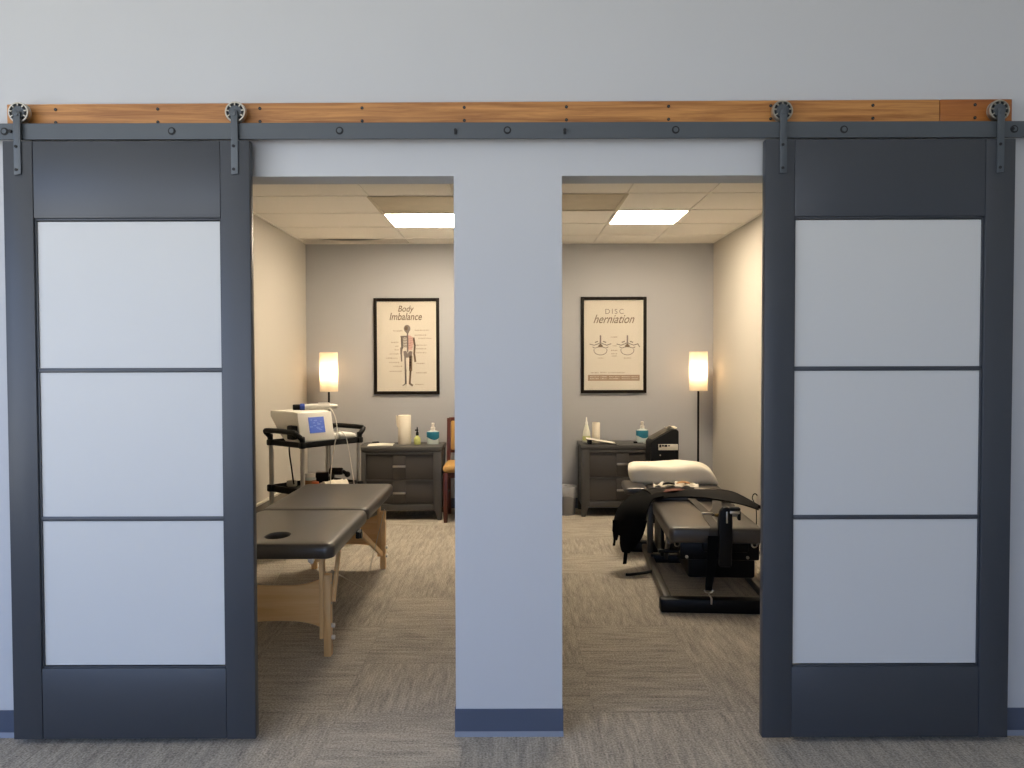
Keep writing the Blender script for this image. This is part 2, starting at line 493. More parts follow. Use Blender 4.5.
def ceiling_light(x, y, hx, hy, label):
    t = thing('ceiling_light', label, 'ceiling light', (x, y, CZ), group='square ceiling panels')
    b = MB()
    for sx in (-1, 1): b.span(sx*(hx-.006)-.008, sx*(hx-.006)+.008, -hy, hy, -.004, .02)
    for sy in (-1, 1): b.span(-hx, hx, sy*(hy-.006)-.008, sy*(hy-.006)+.008, -.004, .02)
    b.build('frame', M['tbar'], t)
    b = MB(); b.span(-hx+.013, hx-.013, -hy+.013, hy-.013, .002, .012, .002); b.build('diffuser', M['led'], t)
    return t
l1 = ceiling_light(LXL, lrow(1), .2875, LDY/2, 'glowing square ceiling light panel in the left room')
l2 = ceiling_light(RXL, rrow(1), .2725, RDY/2, 'glowing square ceiling light panel in the right room')

def ceiling_vent(x, y, hx, hy, label):
    t = thing('ceiling_vent', label, 'vent', (x, y, CZ), group='grey return air panels')
    b = MB()
    for sx in (-1, 1): b.span(sx*(hx-.006)-.01, sx*(hx-.006)+.01, -hy, hy, -.006, .02)
    for sy in (-1, 1): b.span(-hx, hx, sy*(hy-.006)-.01, sy*(hy-.006)+.01, -.006, .02)
    b.build('frame', M['vent'], t)
    b = MB()
    b.span(-hx+.01, hx-.01, -hy+.01, hy-.01, .0, .008)
    b.build('grille', M['vent'], t)
    return t
v1 = ceiling_vent(LVX, lrow(2), .2875, LDY/2, 'grey perforated ceiling vent panel in front of the left room light')
v2 = ceiling_vent(RVX, rrow(2), .2775, RDY/2, 'grey perforated ceiling vent panel beside the right room light')

# baseboards
def baseboard(name, x0, x1, y0, y1, h=.098, toe=None):
    b = MB(); b.span(x0, x1, y0, y1, 0, h, .002, 1)
    if toe: b.prism([(toe[0], 0.0), (toe[0]-.010, 0.0), (toe[0]-.008, .006), (toe[0], .016)], 'yz', x0, x1, mi=1)
    return struct(b.build(name, [M['base'], M['toe']]))
baseboard('baseboard_pillar', OL1-.004, OR0+.004, YF-.005, YB+.004, toe=(YF-.005,))
baseboard('baseboard_front_left', -3.6, OL0+.004, YF-.005, YF, toe=(YF-.005,))
baseboard('baseboard_front_right', OR1-.004, 3.6, YF-.005, YF, toe=(YF-.005,))
baseboard('baseboard_back_left', LW, -.075, BACK-.006, BACK)
baseboard('baseboard_back_right', .045, RW, BACK-.006, BACK)
b = MB(); b.span(LW, LW+.012, YB, BACK-.006, 0, .295, .003); b.span(LW, LW+.018, YB, BACK-.006, .295, .318, .004, mi=1)
struct(b.build('baseboard_left', [M['basein'], M['basetop']]))
baseboard('baseboard_right', RW-.006, RW, YB, BACK-.006)
baseboard('baseboard_middle', -.081, .051, YB+.005, BACK-.006)

# ------------------------------------------------------------------ header board, rail
hb = thing('header_board', 'long oak header board screwed to the wall above the sliding door rail', 'board', (0, YF-.002, 2.244), 0)
hb.rotation_euler = (0, R(-.16), 0)
b = MB(); b.span(-1.803, 1.531, -.022, 0, -.058, .058, .002, 1); b.build('plank', M['oak'], hb)
b = MB(); b.span(1.533, 1.79, -.022, 0, -.058, .058, .002, 1); b.build('plank', M['oak2'], hb)
scr = None
for k in range(10):
    x = (57+102*k-512)/770*2.755
    for z in (.038, -.008):
        if scr is None:
            b = MB(); b.cyl((0, -.0245, 0), (0, -.015, 0), .0055, n=12); b.box((0, -.0246, 0), (.008, .001, .0016), rot=(0, .6, 0), mi=1)
            scr = b.build('screw', [M['darkhole'], M['steel']], hb); o = scr
        else:
            o = scr.copy(); COL.objects.link(o)
        o.location = (x, 0, z); o.parent = hb

rail = thing('sliding_door_rail', 'long grey flat steel rail running above both sliding doors', 'rail', (0, YF, 2.189))
b = MB(); b.span(-1.95, 1.95, -.062, -.054, -.0285, .0285, .0012, 1); b.build('bar', M['steel'], rail)
bolt = None
for px in (6, 173, 340.5, 508, 676, 844, 1014):
    x = (px-512)/770*2.72
    if bolt is None:
        b = MB()
        b.lathe([(0, .0660), (.0084, .0660), (.0090, .0645), (.0092, .0636), (.0135, .0634), (.0135, .0615), (.0088, .0612), (.0088, .0255), (0, .0255)], axis='Y')
        for f in b.bm.faces:
            c_ = f.calc_center_median()
            if .0086 < math.hypot(c_.x, c_.z) < .0136 and c_.y < -.0612: f.material_index = 1
        bolt = b.build('bolt', [M['steel'], M['darkhole']], rail); o = bolt
    else:
        o = bolt.copy(); COL.objects.link(o)
    o.location = (x, 0, 0); o.parent = rail
for x in (-.197, .188, -1.765, 1.765):
    b = MB(); b.cyl((0, -.070, 0), (0, -.06, 0), .0055, n=12)
    if abs(x) < 1: b.box((0, -.067, -.009), (.009, .008, .012), .002)
    b.build('stop_pin', M['darkhole'], rail, (x, 0, 0))

# ------------------------------------------------------------------ sliding doors
def make_door(label, cx, w, straps):
    """local origin: bottom centre of the door, front face at y=0; z=0 is the floor"""
    t = thing('sliding_door', label, 'sliding door', (cx, 2.728, 0), group='charcoal sliding doors')
    hw = w/2; z0, z1 = .022, 2.1535; st = .1035; d = .035
    for s in (-1, 1):
        b = MB(); xa, xb = sorted((s*hw, s*(hw-st))); b.span(xa, xb, 0, d, z0, z1, .0025); b.build('stile', M['door'], t)
    iw = hw-st
    b = MB(); b.span(-iw+.001, iw-.001, .0015, d-.001, 1.883, z1-.001, .0025); b.build('top_rail', M['door'], t)
    b = MB(); b.span(-iw+.001, iw-.001, .0015, d-.001, z0+.001, .278, .0025); b.build('bottom_rail', M['door'], t)
    # stop bead round the panels
    b = MB()
    b.span(-iw, -iw+.007, .008, d-.004, .278, 1.883, .002); b.span(iw-.007, iw, .008, d-.004, .278, 1.883, .002)
    b.span(-iw, iw, .008, d-.004, 1.876, 1.883, .002); b.span(-iw, iw, .008, d-.004, .278, .283, .002)
    b.build('bead', M['door'], t)
    for z in (1.346, .815):
        b = MB(); b.span(-iw, iw, .008, d-.004, z-.008, z+.008, .003); b.build('mullion', M['door'], t)
    for za, zb in ((.284, .815), (.815, 1.346), (1.346, 1.875)):
        b = MB(); b.span(-iw+.004, iw-.004, .014, .020, za+.003, zb-.003); b.build('panel', M['panel'], t)
    for sx in straps:
        x = sx-cx
        b = MB()
        pts = [(x+.0122*math.cos(a), 2.248+.0122*math.sin(a)) for a in [PI*k/10 for k in range(11)]]
        pts += [(x-.0122, 2.033), (x+.0122, 2.036)]
        b.prism(pts, 'xz', -.0065, -.0005, .0008)
        h = b.build('hanger_strap', M['steel'], t)
        for z in (2.051, 2.132):
            b = MB(); b.cyl((x-.003, -.0095, z), (x-.003, -.006, z), .0055, n=6); b.build('bolt', M['darkhole'], h)
        b = MB(); b.cyl((x, -.0095, 2.246), (x, -.006, 2.246), .008, n=16, b=.001); b.build('axle', M['steel'], h)
        # grooved wheel riding on the rail (rail mid plane y=+.014)
        b = MB()
        b.lathe([(.0300, -.009), (.0310, -.011), (.0350, -.011), (.0365, -.008), (.0345, -.003), (.0345, .003), (.0365, .008), (.0350, .011), (.0310, .011), (.0300, .009), (.0300, -.009)], c=(x, .014, 2.2545), axis='Y', n=40, cap=False)
        b.lathe([(0, -.0075), (.032, -.0075), (.032, .0075), (0, .0075)], c=(x, .014, 2.2545), axis='Y', n=32, mi=1)
        b.lathe([(0, -.010), (.022, -.010), (.022, .010), (0, .010)], c=(x, .014, 2.2545), axis='Y', n=32, mi=2)
        for k in range(9):
            a = 2*PI*k/9+.2
            b.box((x+.0265*math.cos(a), .004, 2.2545+.0265*math.sin(a)), (.009, .005, .004), rot=(0, -a, 0))
        b.build('wheel', [M['nickel'], M['darkhole'], M['steel']], t)
    return t
make_door('charcoal sliding door with three frosted panels, left of the left opening', -1.356, .868, (-1.735, -.972))
make_door('charcoal sliding door with three frosted panels, right of the right opening', 1.334, .880, (.955, 1.718))

# ------------------------------------------------------------------ posters
def poster_base(label, x, z, rz=0):
    t = thing('framed_poster', label, 'poster', (x, BACK-.001, z), group='framed wall posters')
    w, h, f = .308, .452, .029
    b = MB()
    b.span(-w, -w+f, -.024, 0, -h, h, .002); b.span(w-f, w, -.024, 0, -h, h, .002)
    b.span(-w+f, w-f, -.024, 0, h-f, h, .002); b.span(-w+f, w-f, -.024, 0, -h, -h+f, .002)
    b.build('frame', M['frame'], t)
    b = MB(); b.span(-w+.01, w-.01, -.008, -.003, -h+.01, h-.01); b.build('paper', M['paper'], t)
    b = MB(); b.span(-w+f-.002, w-f+.002, -.015, -.013, -h+f-.002, h-f+.002); b.build('glass_pane', M['glass'], t)
    return t
YP = -.0088
def scribble(b, x0, x1, z, h=.010, mi=0):
    """illegible caption: short separate strokes"""
    x = x0
    while x < x1:
        w = random.uniform(.006, .014)
        b.span(x, min(x+w, x1), YP-.0002, YP+.0009, z-h*random.uniform(.3, .5), z+h*random.uniform(.3, .6), mi=mi)
        x += w+random.uniform(.003, .007)
def ell(cx, cz, rx, rz, n=20): return [(cx+rx*math.cos(2*PI*k/n), cz+rz*math.sin(2*PI*k/n)) for k in range(n)]
def stroke(b, pts, w, mi=0):
    for p, q in zip(pts, pts[1:]):
        b.bar((p[0], YP+.0003, p[1]), (q[0], YP+.0003, q[1]), .0012, w, 0, mi, up=(0, 0, 1)) if False else None
        dx, dz = q[0]-p[0], q[1]-p[1]; L = math.hypot(dx, dz) or 1
        nx, nz = -dz/L*w/2, dx/L*w/2; ex, ez = dx/L*w*.3, dz/L*w*.3
        b.prism([(p[0]+nx-ex, p[1]+nz-ez), (q[0]+nx+ex, q[1]+nz+ez), (q[0]-nx+ex, q[1]-nz+ez), (p[0]-nx-ex, p[1]-nz-ez)], 'xz', YP-.0002, YP+.0009, mi=mi)

p1 = poster_base('dark framed poster with a skeleton and muscle figure, titled Body Imbalance', -.990, 1.534)
def A(cx, cy): return ((cx-323.5)/457*.616, (395-cy)/670*.904)
x, z = A(320, 140); text('Body', 'title_lettering', .150, (x, YP, z), M['ink'], p1, shear=.25, bold=.012, sx=1.15)
x, z = A(318, 188); text('Imbalance', 'title_lettering', .305, (x, YP, z), M['ink'], p1, shear=.25, bold=.012, sx=1.25)
b = MB()
for x0, x1, cy in ((230, 295, 288), (215, 270, 368), (245, 266, 395), (240, 268, 420), (205, 270, 448), (180, 262, 478), (200, 270, 508), (230, 290, 535), (203, 290, 570),
                   (382, 480, 284), (380, 462, 318), (405, 500, 340), (388, 465, 388), (390, 462, 413), (390, 462, 440), (388, 450, 515), (388, 460, 580), (382, 440, 662)):
    (xa, zz), (xb, _) = A(x0, cy), A(x1, cy); scribble(b, xa, xb, zz, .012)
b.build('caption_lines', M['inkfaint'], p1)
b = MB()   # printed body figure: grey bones (0), pink muscle (1), brown outline (2)
def S(pts, w, mi=0): stroke(b, [A(*p) for p in pts], w, mi)
x, z = A(327, 272); b.prism(ell(x, z, .031, .036), 'xz', YP-.0001, YP+.0008, mi=0)
x, z = A(326, 272); b.prism(ell(x-.006, z+.004, .015, .02), 'xz', YP-.0004, YP+.0004, mi=2)
b.prism([A(316, 290), A(342, 290), A(338, 304), A(322, 304)], 'xz', YP-.0002, YP+.0008, mi=0)
S([(330, 300), (330, 435)], .014, 0)                       # spine
for k in range(7):                                         # ribs of the bare side
    y = 334+k*11; S([(328, y), (305, y-3), (290, y+6), (296, y+12)], .008, 0)
S([(328, 326), (284, 328)], .014, 0)
S([(287, 328), (290, 400), (285, 445), (288, 498)], .013, 0); S([(281, 405), (281, 450)], .008, 0)
b.prism([A(333, 318), A(352, 322), A(372, 335), A(370, 380), A(362, 420), A(334, 420)], 'xz', YP-.0002, YP+.0008, mi=1)
for k in range(5): S([(336, 345+k*15), (364, 340+k*15)], .004, 2)
S([(372, 338), (380, 390), (376, 445), (383, 500)], .018, 2)
b.prism([A(300, 430), A(318, 426), A(330, 446), A(346, 426), A(364, 432), A(360, 462), A(340, 474), A(320, 474), A(304, 462)], 'xz', YP-.0002, YP+.0008, mi=0)
S([(312, 468), (314, 560), (316, 655)], .015, 0); S([(318, 560), (314, 655), (296, 668)], .010, 0)
S([(352, 468), (350, 560)], .030, 2); S([(350, 560), (344, 655), (362, 668)], .018, 2); S([(348, 480), (349, 560)], .012, 1)
b.build('body_figure', [M['inkgrey'], M['inkpink'], M['ink']], p1)

p2 = poster_base('dark framed poster with two spine disc drawings, titled Disc Herniation', .957, 1.541)
def A(cx, cy): return ((cx-306)/462*.616, (387-cy)/670*.904)
x, z = A(312, 153); text('DISC', 'title_lettering', .172, (x, YP, z), M['inkgrey'], p2, spacing=1.35)
x, z = A(308, 205); text('herniation', 'title_lettering', .385, (x, YP, z), M['ink'], p2, shear=.45, bold=.004, sx=1.25)
b = MB()
for cx in (213, 403):
    S([(cx, 322), (cx, 372)], .014, 1)
    S([(cx-75, 380), (cx-45, 388), (cx-15, 378), (cx, 370), (cx+15, 378), (cx+45, 388), (cx+75, 378)], .008, 1)
    S([(cx-38, 368), (cx-20, 362)], .010, 1); S([(cx+38, 368), (cx+20, 362)], .010, 1)
    S([(cx-55, 400), (cx-40, 408), (cx-10, 400), (cx+10, 400), (cx+40, 408), (cx+55, 400)], .007, 1)
    b.prism([A(cx-20, 396), A(cx, 374), A(cx+20, 396), A(cx+8, 400), A(cx-8, 400)], 'xz', YP-.0003, YP+.0008, mi=0)
    S([(cx+46*math.cos(t_*PI/12), 424+32*math.sin(t_*PI/12)) for t_ in range(-1, 14)], .006, 1)
S([(475, 378), (490, 400)], .008, 1)
b.build('disc_drawing', [M['ink'], M['inkgrey']], p2)
b = MB()
for x0, x1, cy in ((195, 232, 478), (378, 430, 478), (285, 335, 332), (300, 326, 393), (288, 332, 425), (290, 332, 448), (293, 328, 464), (145, 200, 580), (212, 258, 578), (270, 385, 580)):
    (xa, zz), (xb, _) = A(x0, cy), A(x1, cy); scribble(b, xa, xb, zz, .011)
b.build('caption_lines', M['inkfaint'], p2)
b = MB(); b.prism([A(125, 595), A(490, 595), A(490, 636), A(125, 636)], 'xz', YP+.0002, YP+.0009)
for x0, x1 in ((140, 200), (212, 260), (275, 350), (362, 420), (432, 480)):
    for cy in (608, 622):
        (xa, zz), (xb, _) = A(x0, cy), A(x1, cy); scribble(b, xa, xb, zz, .007, 1)
b.build('text_band', [M['inkbar'], M['paper']], p2)

# ------------------------------------------------------------------ floor lamps
def floor_lamp(x, y, label):
    t = thing('floor_lamp', label, 'floor lamp', (x, y, 0), group='corner floor lamps')
    b = MB(); b.lathe([(0, 0), (.125, 0), (.128, .006), (.12, .016), (.02, .024), (0, .024)]); b.build('base', M['blackm'], t)
    b = MB(); b.cyl((0, 0, .02), (0, 0, 1.20), .0095); b.build('pole', M['blackm'], t)
    b = MB(); b.lathe([(.084, 1.118), (.085, 1.118), (.085, 1.474), (.084, 1.474)], n=40)
    sh = MB(); 
    # open-ended thin shade
    bm = bmesh.new(); n = 48; rr = []
    for z_ in (1.118, 1.474):
        rr.append([bm.verts.new((.081*math.cos(2*PI*i/n), .081*math.sin(2*PI*i/n), z_)) for i in range(n)])
    for i in range(n): bm.faces.new((rr[0][i], rr[0][(i+1) % n], rr[1][(i+1) % n], rr[1][i]))
    sh._add(bm); s_ = sh.build('lamp_shade', M['shade'], t)
    b.bm.free()
    for z_ in (1.119, 1.473):
        b = MB(); b.tube([(.0805*math.cos(2*PI*i/40), .0805*math.sin(2*PI*i/40), z_) for i in range(41)], .0015, 6); b.build('shade_ring', M['nickel'], s_)
    b = MB()
    for k in range(3):
        a = 2*PI*k/3; b.cyl((0, 0, 1.19), (.080*math.cos(a), .080*math.sin(a), 1.125), .0015, n=6)
    b.build('shade_spider', M['nickel'], s_)
    b = MB(); b.cyl((0, 0, 1.195), (0, 0, 1.245), .018); b.build('socket', M['black'], t)
    b = MB(); b.lathe([(0, 1.245), (.013, 1.245), (.015, 1.262), (.028, 1.295), (.03, 1.312), (.024, 1.332), (.010, 1.342), (0, 1.343)]); b.build('bulb', M['bulb'], t)
    return t
fl = floor_lamp(-1.665, 7.0, 'lit floor lamp with white cylinder shade behind the equipment cart')
copy_thing(fl, (1.695, 7.0, 0), 0, 'lit floor lamp with white cylinder shade in the right room corner')

# ------------------------------------------------------------------ dressers
def dresser(x, y, label):
    t = thing('dresser', label, 'dresser', (x, y, 0), group='two-drawer dressers')
    hw, hd, h = .374, .205, .643
    b = MB()
    # top slab with a shadow gap under it
    b.span(-hw, hw, -hd, hd, .607, h, .006)
    b.span(-hw+.012, hw-.012, -hd+.012, hd-.004, .595, .608)
    b.build('top', M['dresser'], t)
    b = MB()
    b.span(-hw+.012, -hw+.03, -hd+.012, hd-.006, .09, .596); b.span(hw-.03, hw-.012, -hd+.012, hd-.006, .09, .596)
    b.span(-hw+.02, hw-.02, hd-.02, hd-.008, .09, .596)
    b.span(-hw+.02, hw-.02, -hd+.03, hd-.02, .09, .105)
    b.span(-hw+.07, hw-.07, -hd+.008, -hd+.03, .575, .596, .002)       # top front rail
    b.span(-hw+.07, hw-.07, -hd+.008, -hd+.03, .085, .138, .002)       # apron
    b.span(-hw+.07, hw-.07, -hd+.014, -hd+.03, .340, .352)
    b.build('body', M['dresser'], t)
    for sx in (-1, 1):
        for sy, ya, yb in ((-1, -hd+.004, -hd+.04), (1, hd-.04, hd-.004)):
            b = MB(); xo = sx*(hw-.006); xi = sx*(hw-.078); xt = sx*(hw-.030)
            poly = [(xo, .600), (xi, .600), (xi, .10), (sx*(hw-.066), .085), (xt-sx*.012, 0), (xo, 0)]
            b.prism(poly, 'xz', ya, yb, .002); b.build('leg', M['dresser'], t)
    for za, zb in ((.352, .575), (.140, .342)):
        d = MB()
        d.span(-hw+.080, hw-.080, -hd+.022, -hd+.036, za+.003, zb-.003, .002)
        d.span(-hw+.080, hw-.080, -hd+.036, hd-.03, za+.01, zb-.02)
        d.span(-.054, .054, -hd+.012, -hd+.024, za+.004, zb-.004, .003)
        dr = d.build('drawer', M['dresserpanel'], t)
        k = MB(); zc = (za+zb)/2+(.010 if za > .3 else 0)
        k.span(-.056, .056, -hd-.016, -hd-.006, zc-.009, zc+.009, .002)
        for s in (-1, 1): k.cyl((s*.038, -hd-.008, zc), (s*.038, -hd+.014, zc), .005, n=10)
        k.build('handle', M['nickel'], dr)
    return t
DLX, DLY = -.986, 6.905
DRX, DRY = .985, 7.035
ds = dresser(DLX, DLY, 'charcoal two-drawer dresser under the skeleton poster')
copy_thing(ds, (DRX, DRY, 0), 0, 'charcoal two-drawer dresser under the spine disc poster')
TOP = .643

# things on the left dresser
t = thing('paper_towel_roll', 'cream paper towel roll with a loose sheet standing on the left dresser', 'paper towel', (-.972, 6.95, TOP))
b = MB(); b.lathe([(.02, 0), (.056, 0), (.058, .003), (.058, .259), (.056, .262), (.02, .262), (.02, .2), (.0, .2)]); b.build('roll', M['towelroll'], t)
b = MB(); b.sheet([[(-.050, -.032, .256), (-.066, -.022, .258), (-.076, -.012, .26)], [(-.051, -.030, .205), (-.066, -.021, .205), (-.074, -.013, .205)], [(-.052, -.028, .15), (-.062, -.02, .155), (-.068, -.015, .165)]], .0015)
b.build('loose_sheet', M['towelroll'], t)

def dropper(x, y):
    t = thing('spray_bottle', 'small green bottle with black spray cap on the left dresser', 'bottle', (x, y, TOP))
    b = MB(); b.lathe([(0, 0), (.028, 0), (.030, .004), (.030, .045), (.026, .060), (.014, .072), (.012, .082), (0, .082)]); b.build('bottle', M['palegreen'], t)
    b = MB(); b.lathe([(0, .080), (.013, .080), (.013, .105), (.008, .112), (.006, .140), (.004, .156), (0, .156)]); b.box((-.006, 0, .128), (.03, .012, .012), .003); b.build('cap', M['black'], t)
dropper(-.855, 6.93)

def sanitizer(x, y, label):
    t = thing('sanitizer_bottle', label, 'pump bottle', (x, y, TOP), group='hand sanitizer bottles')
    b = MB(); b.lathe([(0, 0), (.052, 0), (.056, .005), (.056, .106), (.052, .114), (.026, .122), (.020, .130), (0, .130)], sc=(1, .62)); b.build('bottle', M['clearp'], t)
    b = MB(); b.lathe([(.0568, .070), (.0572, .072), (.0572, .110), (.0568, .111), (.0555, .111), (.0555, .070)], sc=(1, .63))
    # wavy lower edge of the label
    b.loops([[(.0572*math.cos(2*PI*i/40), .0361*math.sin(2*PI*i/40), z_) for i in range(40)] for z_ in (.072,)]+
            [[(.0572*math.cos(2*PI*i/40), .0361*math.sin(2*PI*i/40), .052+.012*math.sin(2*PI*i/40*2+1)) for i in range(40)]], cap=False)
    b.build('label', M['teal'], t)
    b = MB(); b.lathe([(0, .128), (.020, .128), (.021, .150), (.014, .156), (.012, .175), (.015, .178), (.015, .192), (0, .195)]); b.box((0, -.022, .186), (.014, .05, .010), .003)
    b.build('pump', M['white'], t)
    return t
s1 = sanitizer(-.716, 6.95, 'blue labelled pump bottle on the left dresser near the chair')
copy_thing(s1, (1.195, 7.06, TOP), 0, 'blue labelled pump bottle on the right dresser beside the console')

t = thing('paper_stack', 'white papers lying flat on the left dresser', 'papers', (-1.175, 6.86, TOP))
b = MB(); b.box((0, 0, .003), (.22, .15, .006), .001, rot=(0, 0, .1)); b.box((.01, .005, .008), (.20, .14, .004), .001, rot=(0, 0, -.08))
b.sheet([[(-.1, -.06, .0105), (0, -.06, .012), (.09, -.06, .018)], [(-.1, .05, .0105), (0, .06, .014), (.1, .05, .011)]], .001)
b.build('sheets', M['pad'], t)
t = tag(MB().box((0, 0, .007), (.060, .03, .012), .003, rot=(0, 0, .5)).build('pocket_case', M['black'], None, (-1.232, 6.93, TOP+.0125)), 'small black case lying on the papers of the left dresser', 'case')

# things on the right dresser
t = thing('lotion_bottle', 'tall pale lotion bottle with pointed tip at the left end of the right dresser', 'bottle', (.685, 7.08, TOP))
b = MB(); b.lathe([(0, 0), (.034, 0), (.036, .006), (.036, .06), (.032, .095), (.020, .14), (.012, .165), (0, .165)]); b.build('bottle', M['lotion'], t)
b = MB(); b.lathe([(.0366, .02), (.0368, .022), (.0368, .055), (.0366, .057), (.0355, .057), (.0355, .02)]); b.build('label', M['palegreen'], t)
b = MB(); b.lathe([(0, .162), (.013, .162), (.013, .182), (.007, .195), (.005, .228), (0, .232)]); b.build('nozzle', M['white'], t)
t = tag(MB().lathe([(0, 0), (.034, 0), (.036, .003), (.036, .178), (.034, .181), (.018, .181), (.018, .12), (0, .12)]).build('tissue_roll', M['towelroll'], None, (.775, 7.09, TOP)), 'slim white roll standing on the right dresser beside the pale lotion bottle', 'paper roll')
t = thing('clipboard', 'pale clipboard tilted on its dark edge on the right dresser', 'clipboard', (.80, 6.93, TOP))
b = MB(); b.box((0, 0, .025), (.275, .16, .006), .002, rot=(0, R(9), R(-4))); b.build('board', M['black'], t)
b = MB(); b.box((-.002, 0, .030), (.262, .145, .004), .001, rot=(0, R(9), R(-4))); b.build('paper', M['pad'], t)
b = MB(); b.span(-.12, -.085, -.05, .05, 0, .036, .004); b.build('prop', M['black'], t)
t = tag(MB().box((0, 0, .008), (.035, .03, .016), .004).build('bottle_cap', M['black'], None, (1.12, 6.98, TOP)), 'small black cap beside the pump bottle on the right dresser', 'cap')
b = MB(); b.tube([(1.19, 6.965, TOP+.006), (1.215, 6.87, TOP+.006), (1.228, 6.826, TOP+.003), (1.231, 6.818, .60), (1.232, 6.815, .5), (1.235, 6.818, .36), (1.25, 6.81, .2)], .005, 8, smooth=6)
tag(b.build('white_cord', M['white']), 'white cord hanging over the front edge of the right dresser', 'cord')

# waste bin
t = thing('waste_bin', 'grey waste bin with a pale liner beside the right dresser', 'waste bin', (.485, 6.97, 0))
b = MB(); b.lathe([(0, 0), (.080, 0), (.084, .006), (.098, .245), (.101, .248), (.097, .250), (.080, .012), (0, .012)]); b.build('bin', M['grey'], t)
b = MB()
n = 40; rings = []
for z_, r_, w_ in ((.165, .0975, .004), (.20, .0995, .005), (.249, .104, .002), (.255, .101, .003), (.245, .094, .003), (.15, .086, .004)):
    rings.append([((r_+w_*math.sin(7*2*PI*i/n+z_*40))*math.cos(2*PI*i/n), (r_+w_*math.sin(7*2*PI*i/n+z_*40))*math.sin(2*PI*i/n), z_+.012*math.sin(3*2*PI*i/n)*(z_ < .2)) for i in range(n)])
b.loops(rings, cap=False); b.build('liner', M['liner'], t)

# ------------------------------------------------------------------ dining chair
t = thing('side_chair', 'cherry wood chair with tan seat beside the left dresser', 'chair', (-.372, 6.81, 0))
b = MB(); b.box((0, -.01, .462), (.455, .43, .066), .030, 4); b.build('seat', M['tan'], t)
b = MB()
for ya, yb in ((-.205, -.180), (.165, .190)): b.span(-.2, .2, ya, yb, .385, .432, .003)
for xa, xb in ((-.215, -.190), (.190, .215)): b.span(xa, xb, -.2, .19, .385, .432, .003)
b.build('apron', M['cherry'], t)
for s in (-1, 1):
    b = MB(); b.prism([(s*.222, .432), (s*.178, .432), (s*.186, 0), (s*.218, 0)], 'xz', -.225, -.185, .003); b.build('leg', M['cherry'], t)
    b = MB(); b.prism([(.155, .45), (.195, .45), (.235, .875), (.205, .875)], 'yz', s*.205-.017, s*.205+.017, .003)
    b.prism([(.155, .452), (.195, .452), (.215, 0), (.185, 0)], 'yz', s*.205-.017, s*.205+.017, .003); b.build('leg', M['cherry'], t)
    b = MB(); b.tube([(s*.205, .19, .21), (s*.205, .09, .24), (s*.205, .0, .31), (s*.205, -.05, .39)], .010, smooth=5); b.build('brace', M['black'], t)
b = MB(); b.prism([(.206, .835), (.236, .835), (.240, .880), (.210, .880)], 'yz', -.205, .205, .004)
b.build('back_rail', M['cherry'], t)
b = MB(); b.prism([(.180, .56), (.200, .56), (.206, .60), (.184, .60)], 'yz', -.19, .19, .003); b.build('back_rail', M['cherry'], t)
b = MB(); b.prism([(.172, .585), (.204, .585), (.234, .85), (.200, .85)], 'yz', -.186, .186, .010); b.build('backrest', M['tan'], t)

# ------------------------------------------------------------------ portable massage table
def rrect(x0, x1, y0, y1, r, ins=0, n=8):
    x0 += ins; x1 -= ins; y0 += ins; y1 -= ins; r = max(.004, r-ins); P = []
    def side(a, bb, k): return [(a[0]+(bb[0]-a[0])*i/k, a[1]+(bb[1]-a[1])*i/k) for i in range(1, k)]
    cs = [((x1-r, y1-r), 0), ((x0+r, y1-r), PI/2), ((x0+r, y0+r), PI), ((x1-r, y0+r), 1.5*PI)]
    arcs = [[(c[0]+r*math.cos(a0+PI/2*i/n), c[1]+r*math.sin(a0+PI/2*i/n)) for i in range(n+1)] for c, a0 in cs]
    for i, a in enumerate(arcs):
        P += a; P += side(a[-1], arcs[(i+1) % 4][0], 10)
    return P
def cushion(x0, x1, y0, y1, zb, zt, r=.04, rd=.022, hole=None, mi=0, b=None):
    b = b or MB()
    rings = []
    prof = [(rd*.8, zb), (rd*.2, zb+rd*.2), (0, zb+rd*.8), (0, zt-rd), (rd*.12, zt-rd*.5), (rd*.4, zt-rd*.15), (rd, zt), (rd*2.2, zt+.002)]
    for ins, z_ in prof: rings.append([(x, y, z_) for x, y in rrect(x0, x1, y0, y1, r, ins)])
    if hole:
        hx, hy, ha, hb_ = hole
        ang = [math.atan2((p[1]-hy), (p[0]-hx)) for p in rings[-1]]
        for k, z_ in ((1.10, zt+.002), (1.02, zt-.004), (1.0, zt-.015), (1.0, zb)):
            rings.append([(hx+ha*k*math.cos(a), hy+hb_*k*math.sin(a), z_) for a in ang])
        b.loops(rings, closed=True, mi=mi)
    else:
        b.loops(rings, mi=mi)
    return b
mt = thing('massage_table', 'portable massage table with black vinyl top, face hole and maple legs', 'massage table', (-1.095, 4.33, 0), 0)
cushion(-.315, .290, -.895, -.054, .486, .557, r=.045, rd=.028, hole=(-.012, -.715, .054, .073)).build('cushion', M['vinyl'], mt)
cushion(-.315, .290, -.046, .89, .486, .557, r=.045, rd=.028).build('cushion', M['vinyl'], mt)
for s in (-1, 1):
    b = MB(); b.span(s*.200-.011, s*.200+.011, -.80, .82, .450, .490, .002); b.build('side_rail', M['maple'], mt)
for y in (-.30, .30):
    b = MB(); b.span(-.19, .19, y-.011, y+.011, .455, .489, .002); b.build('crossbar', M['maple'], mt)
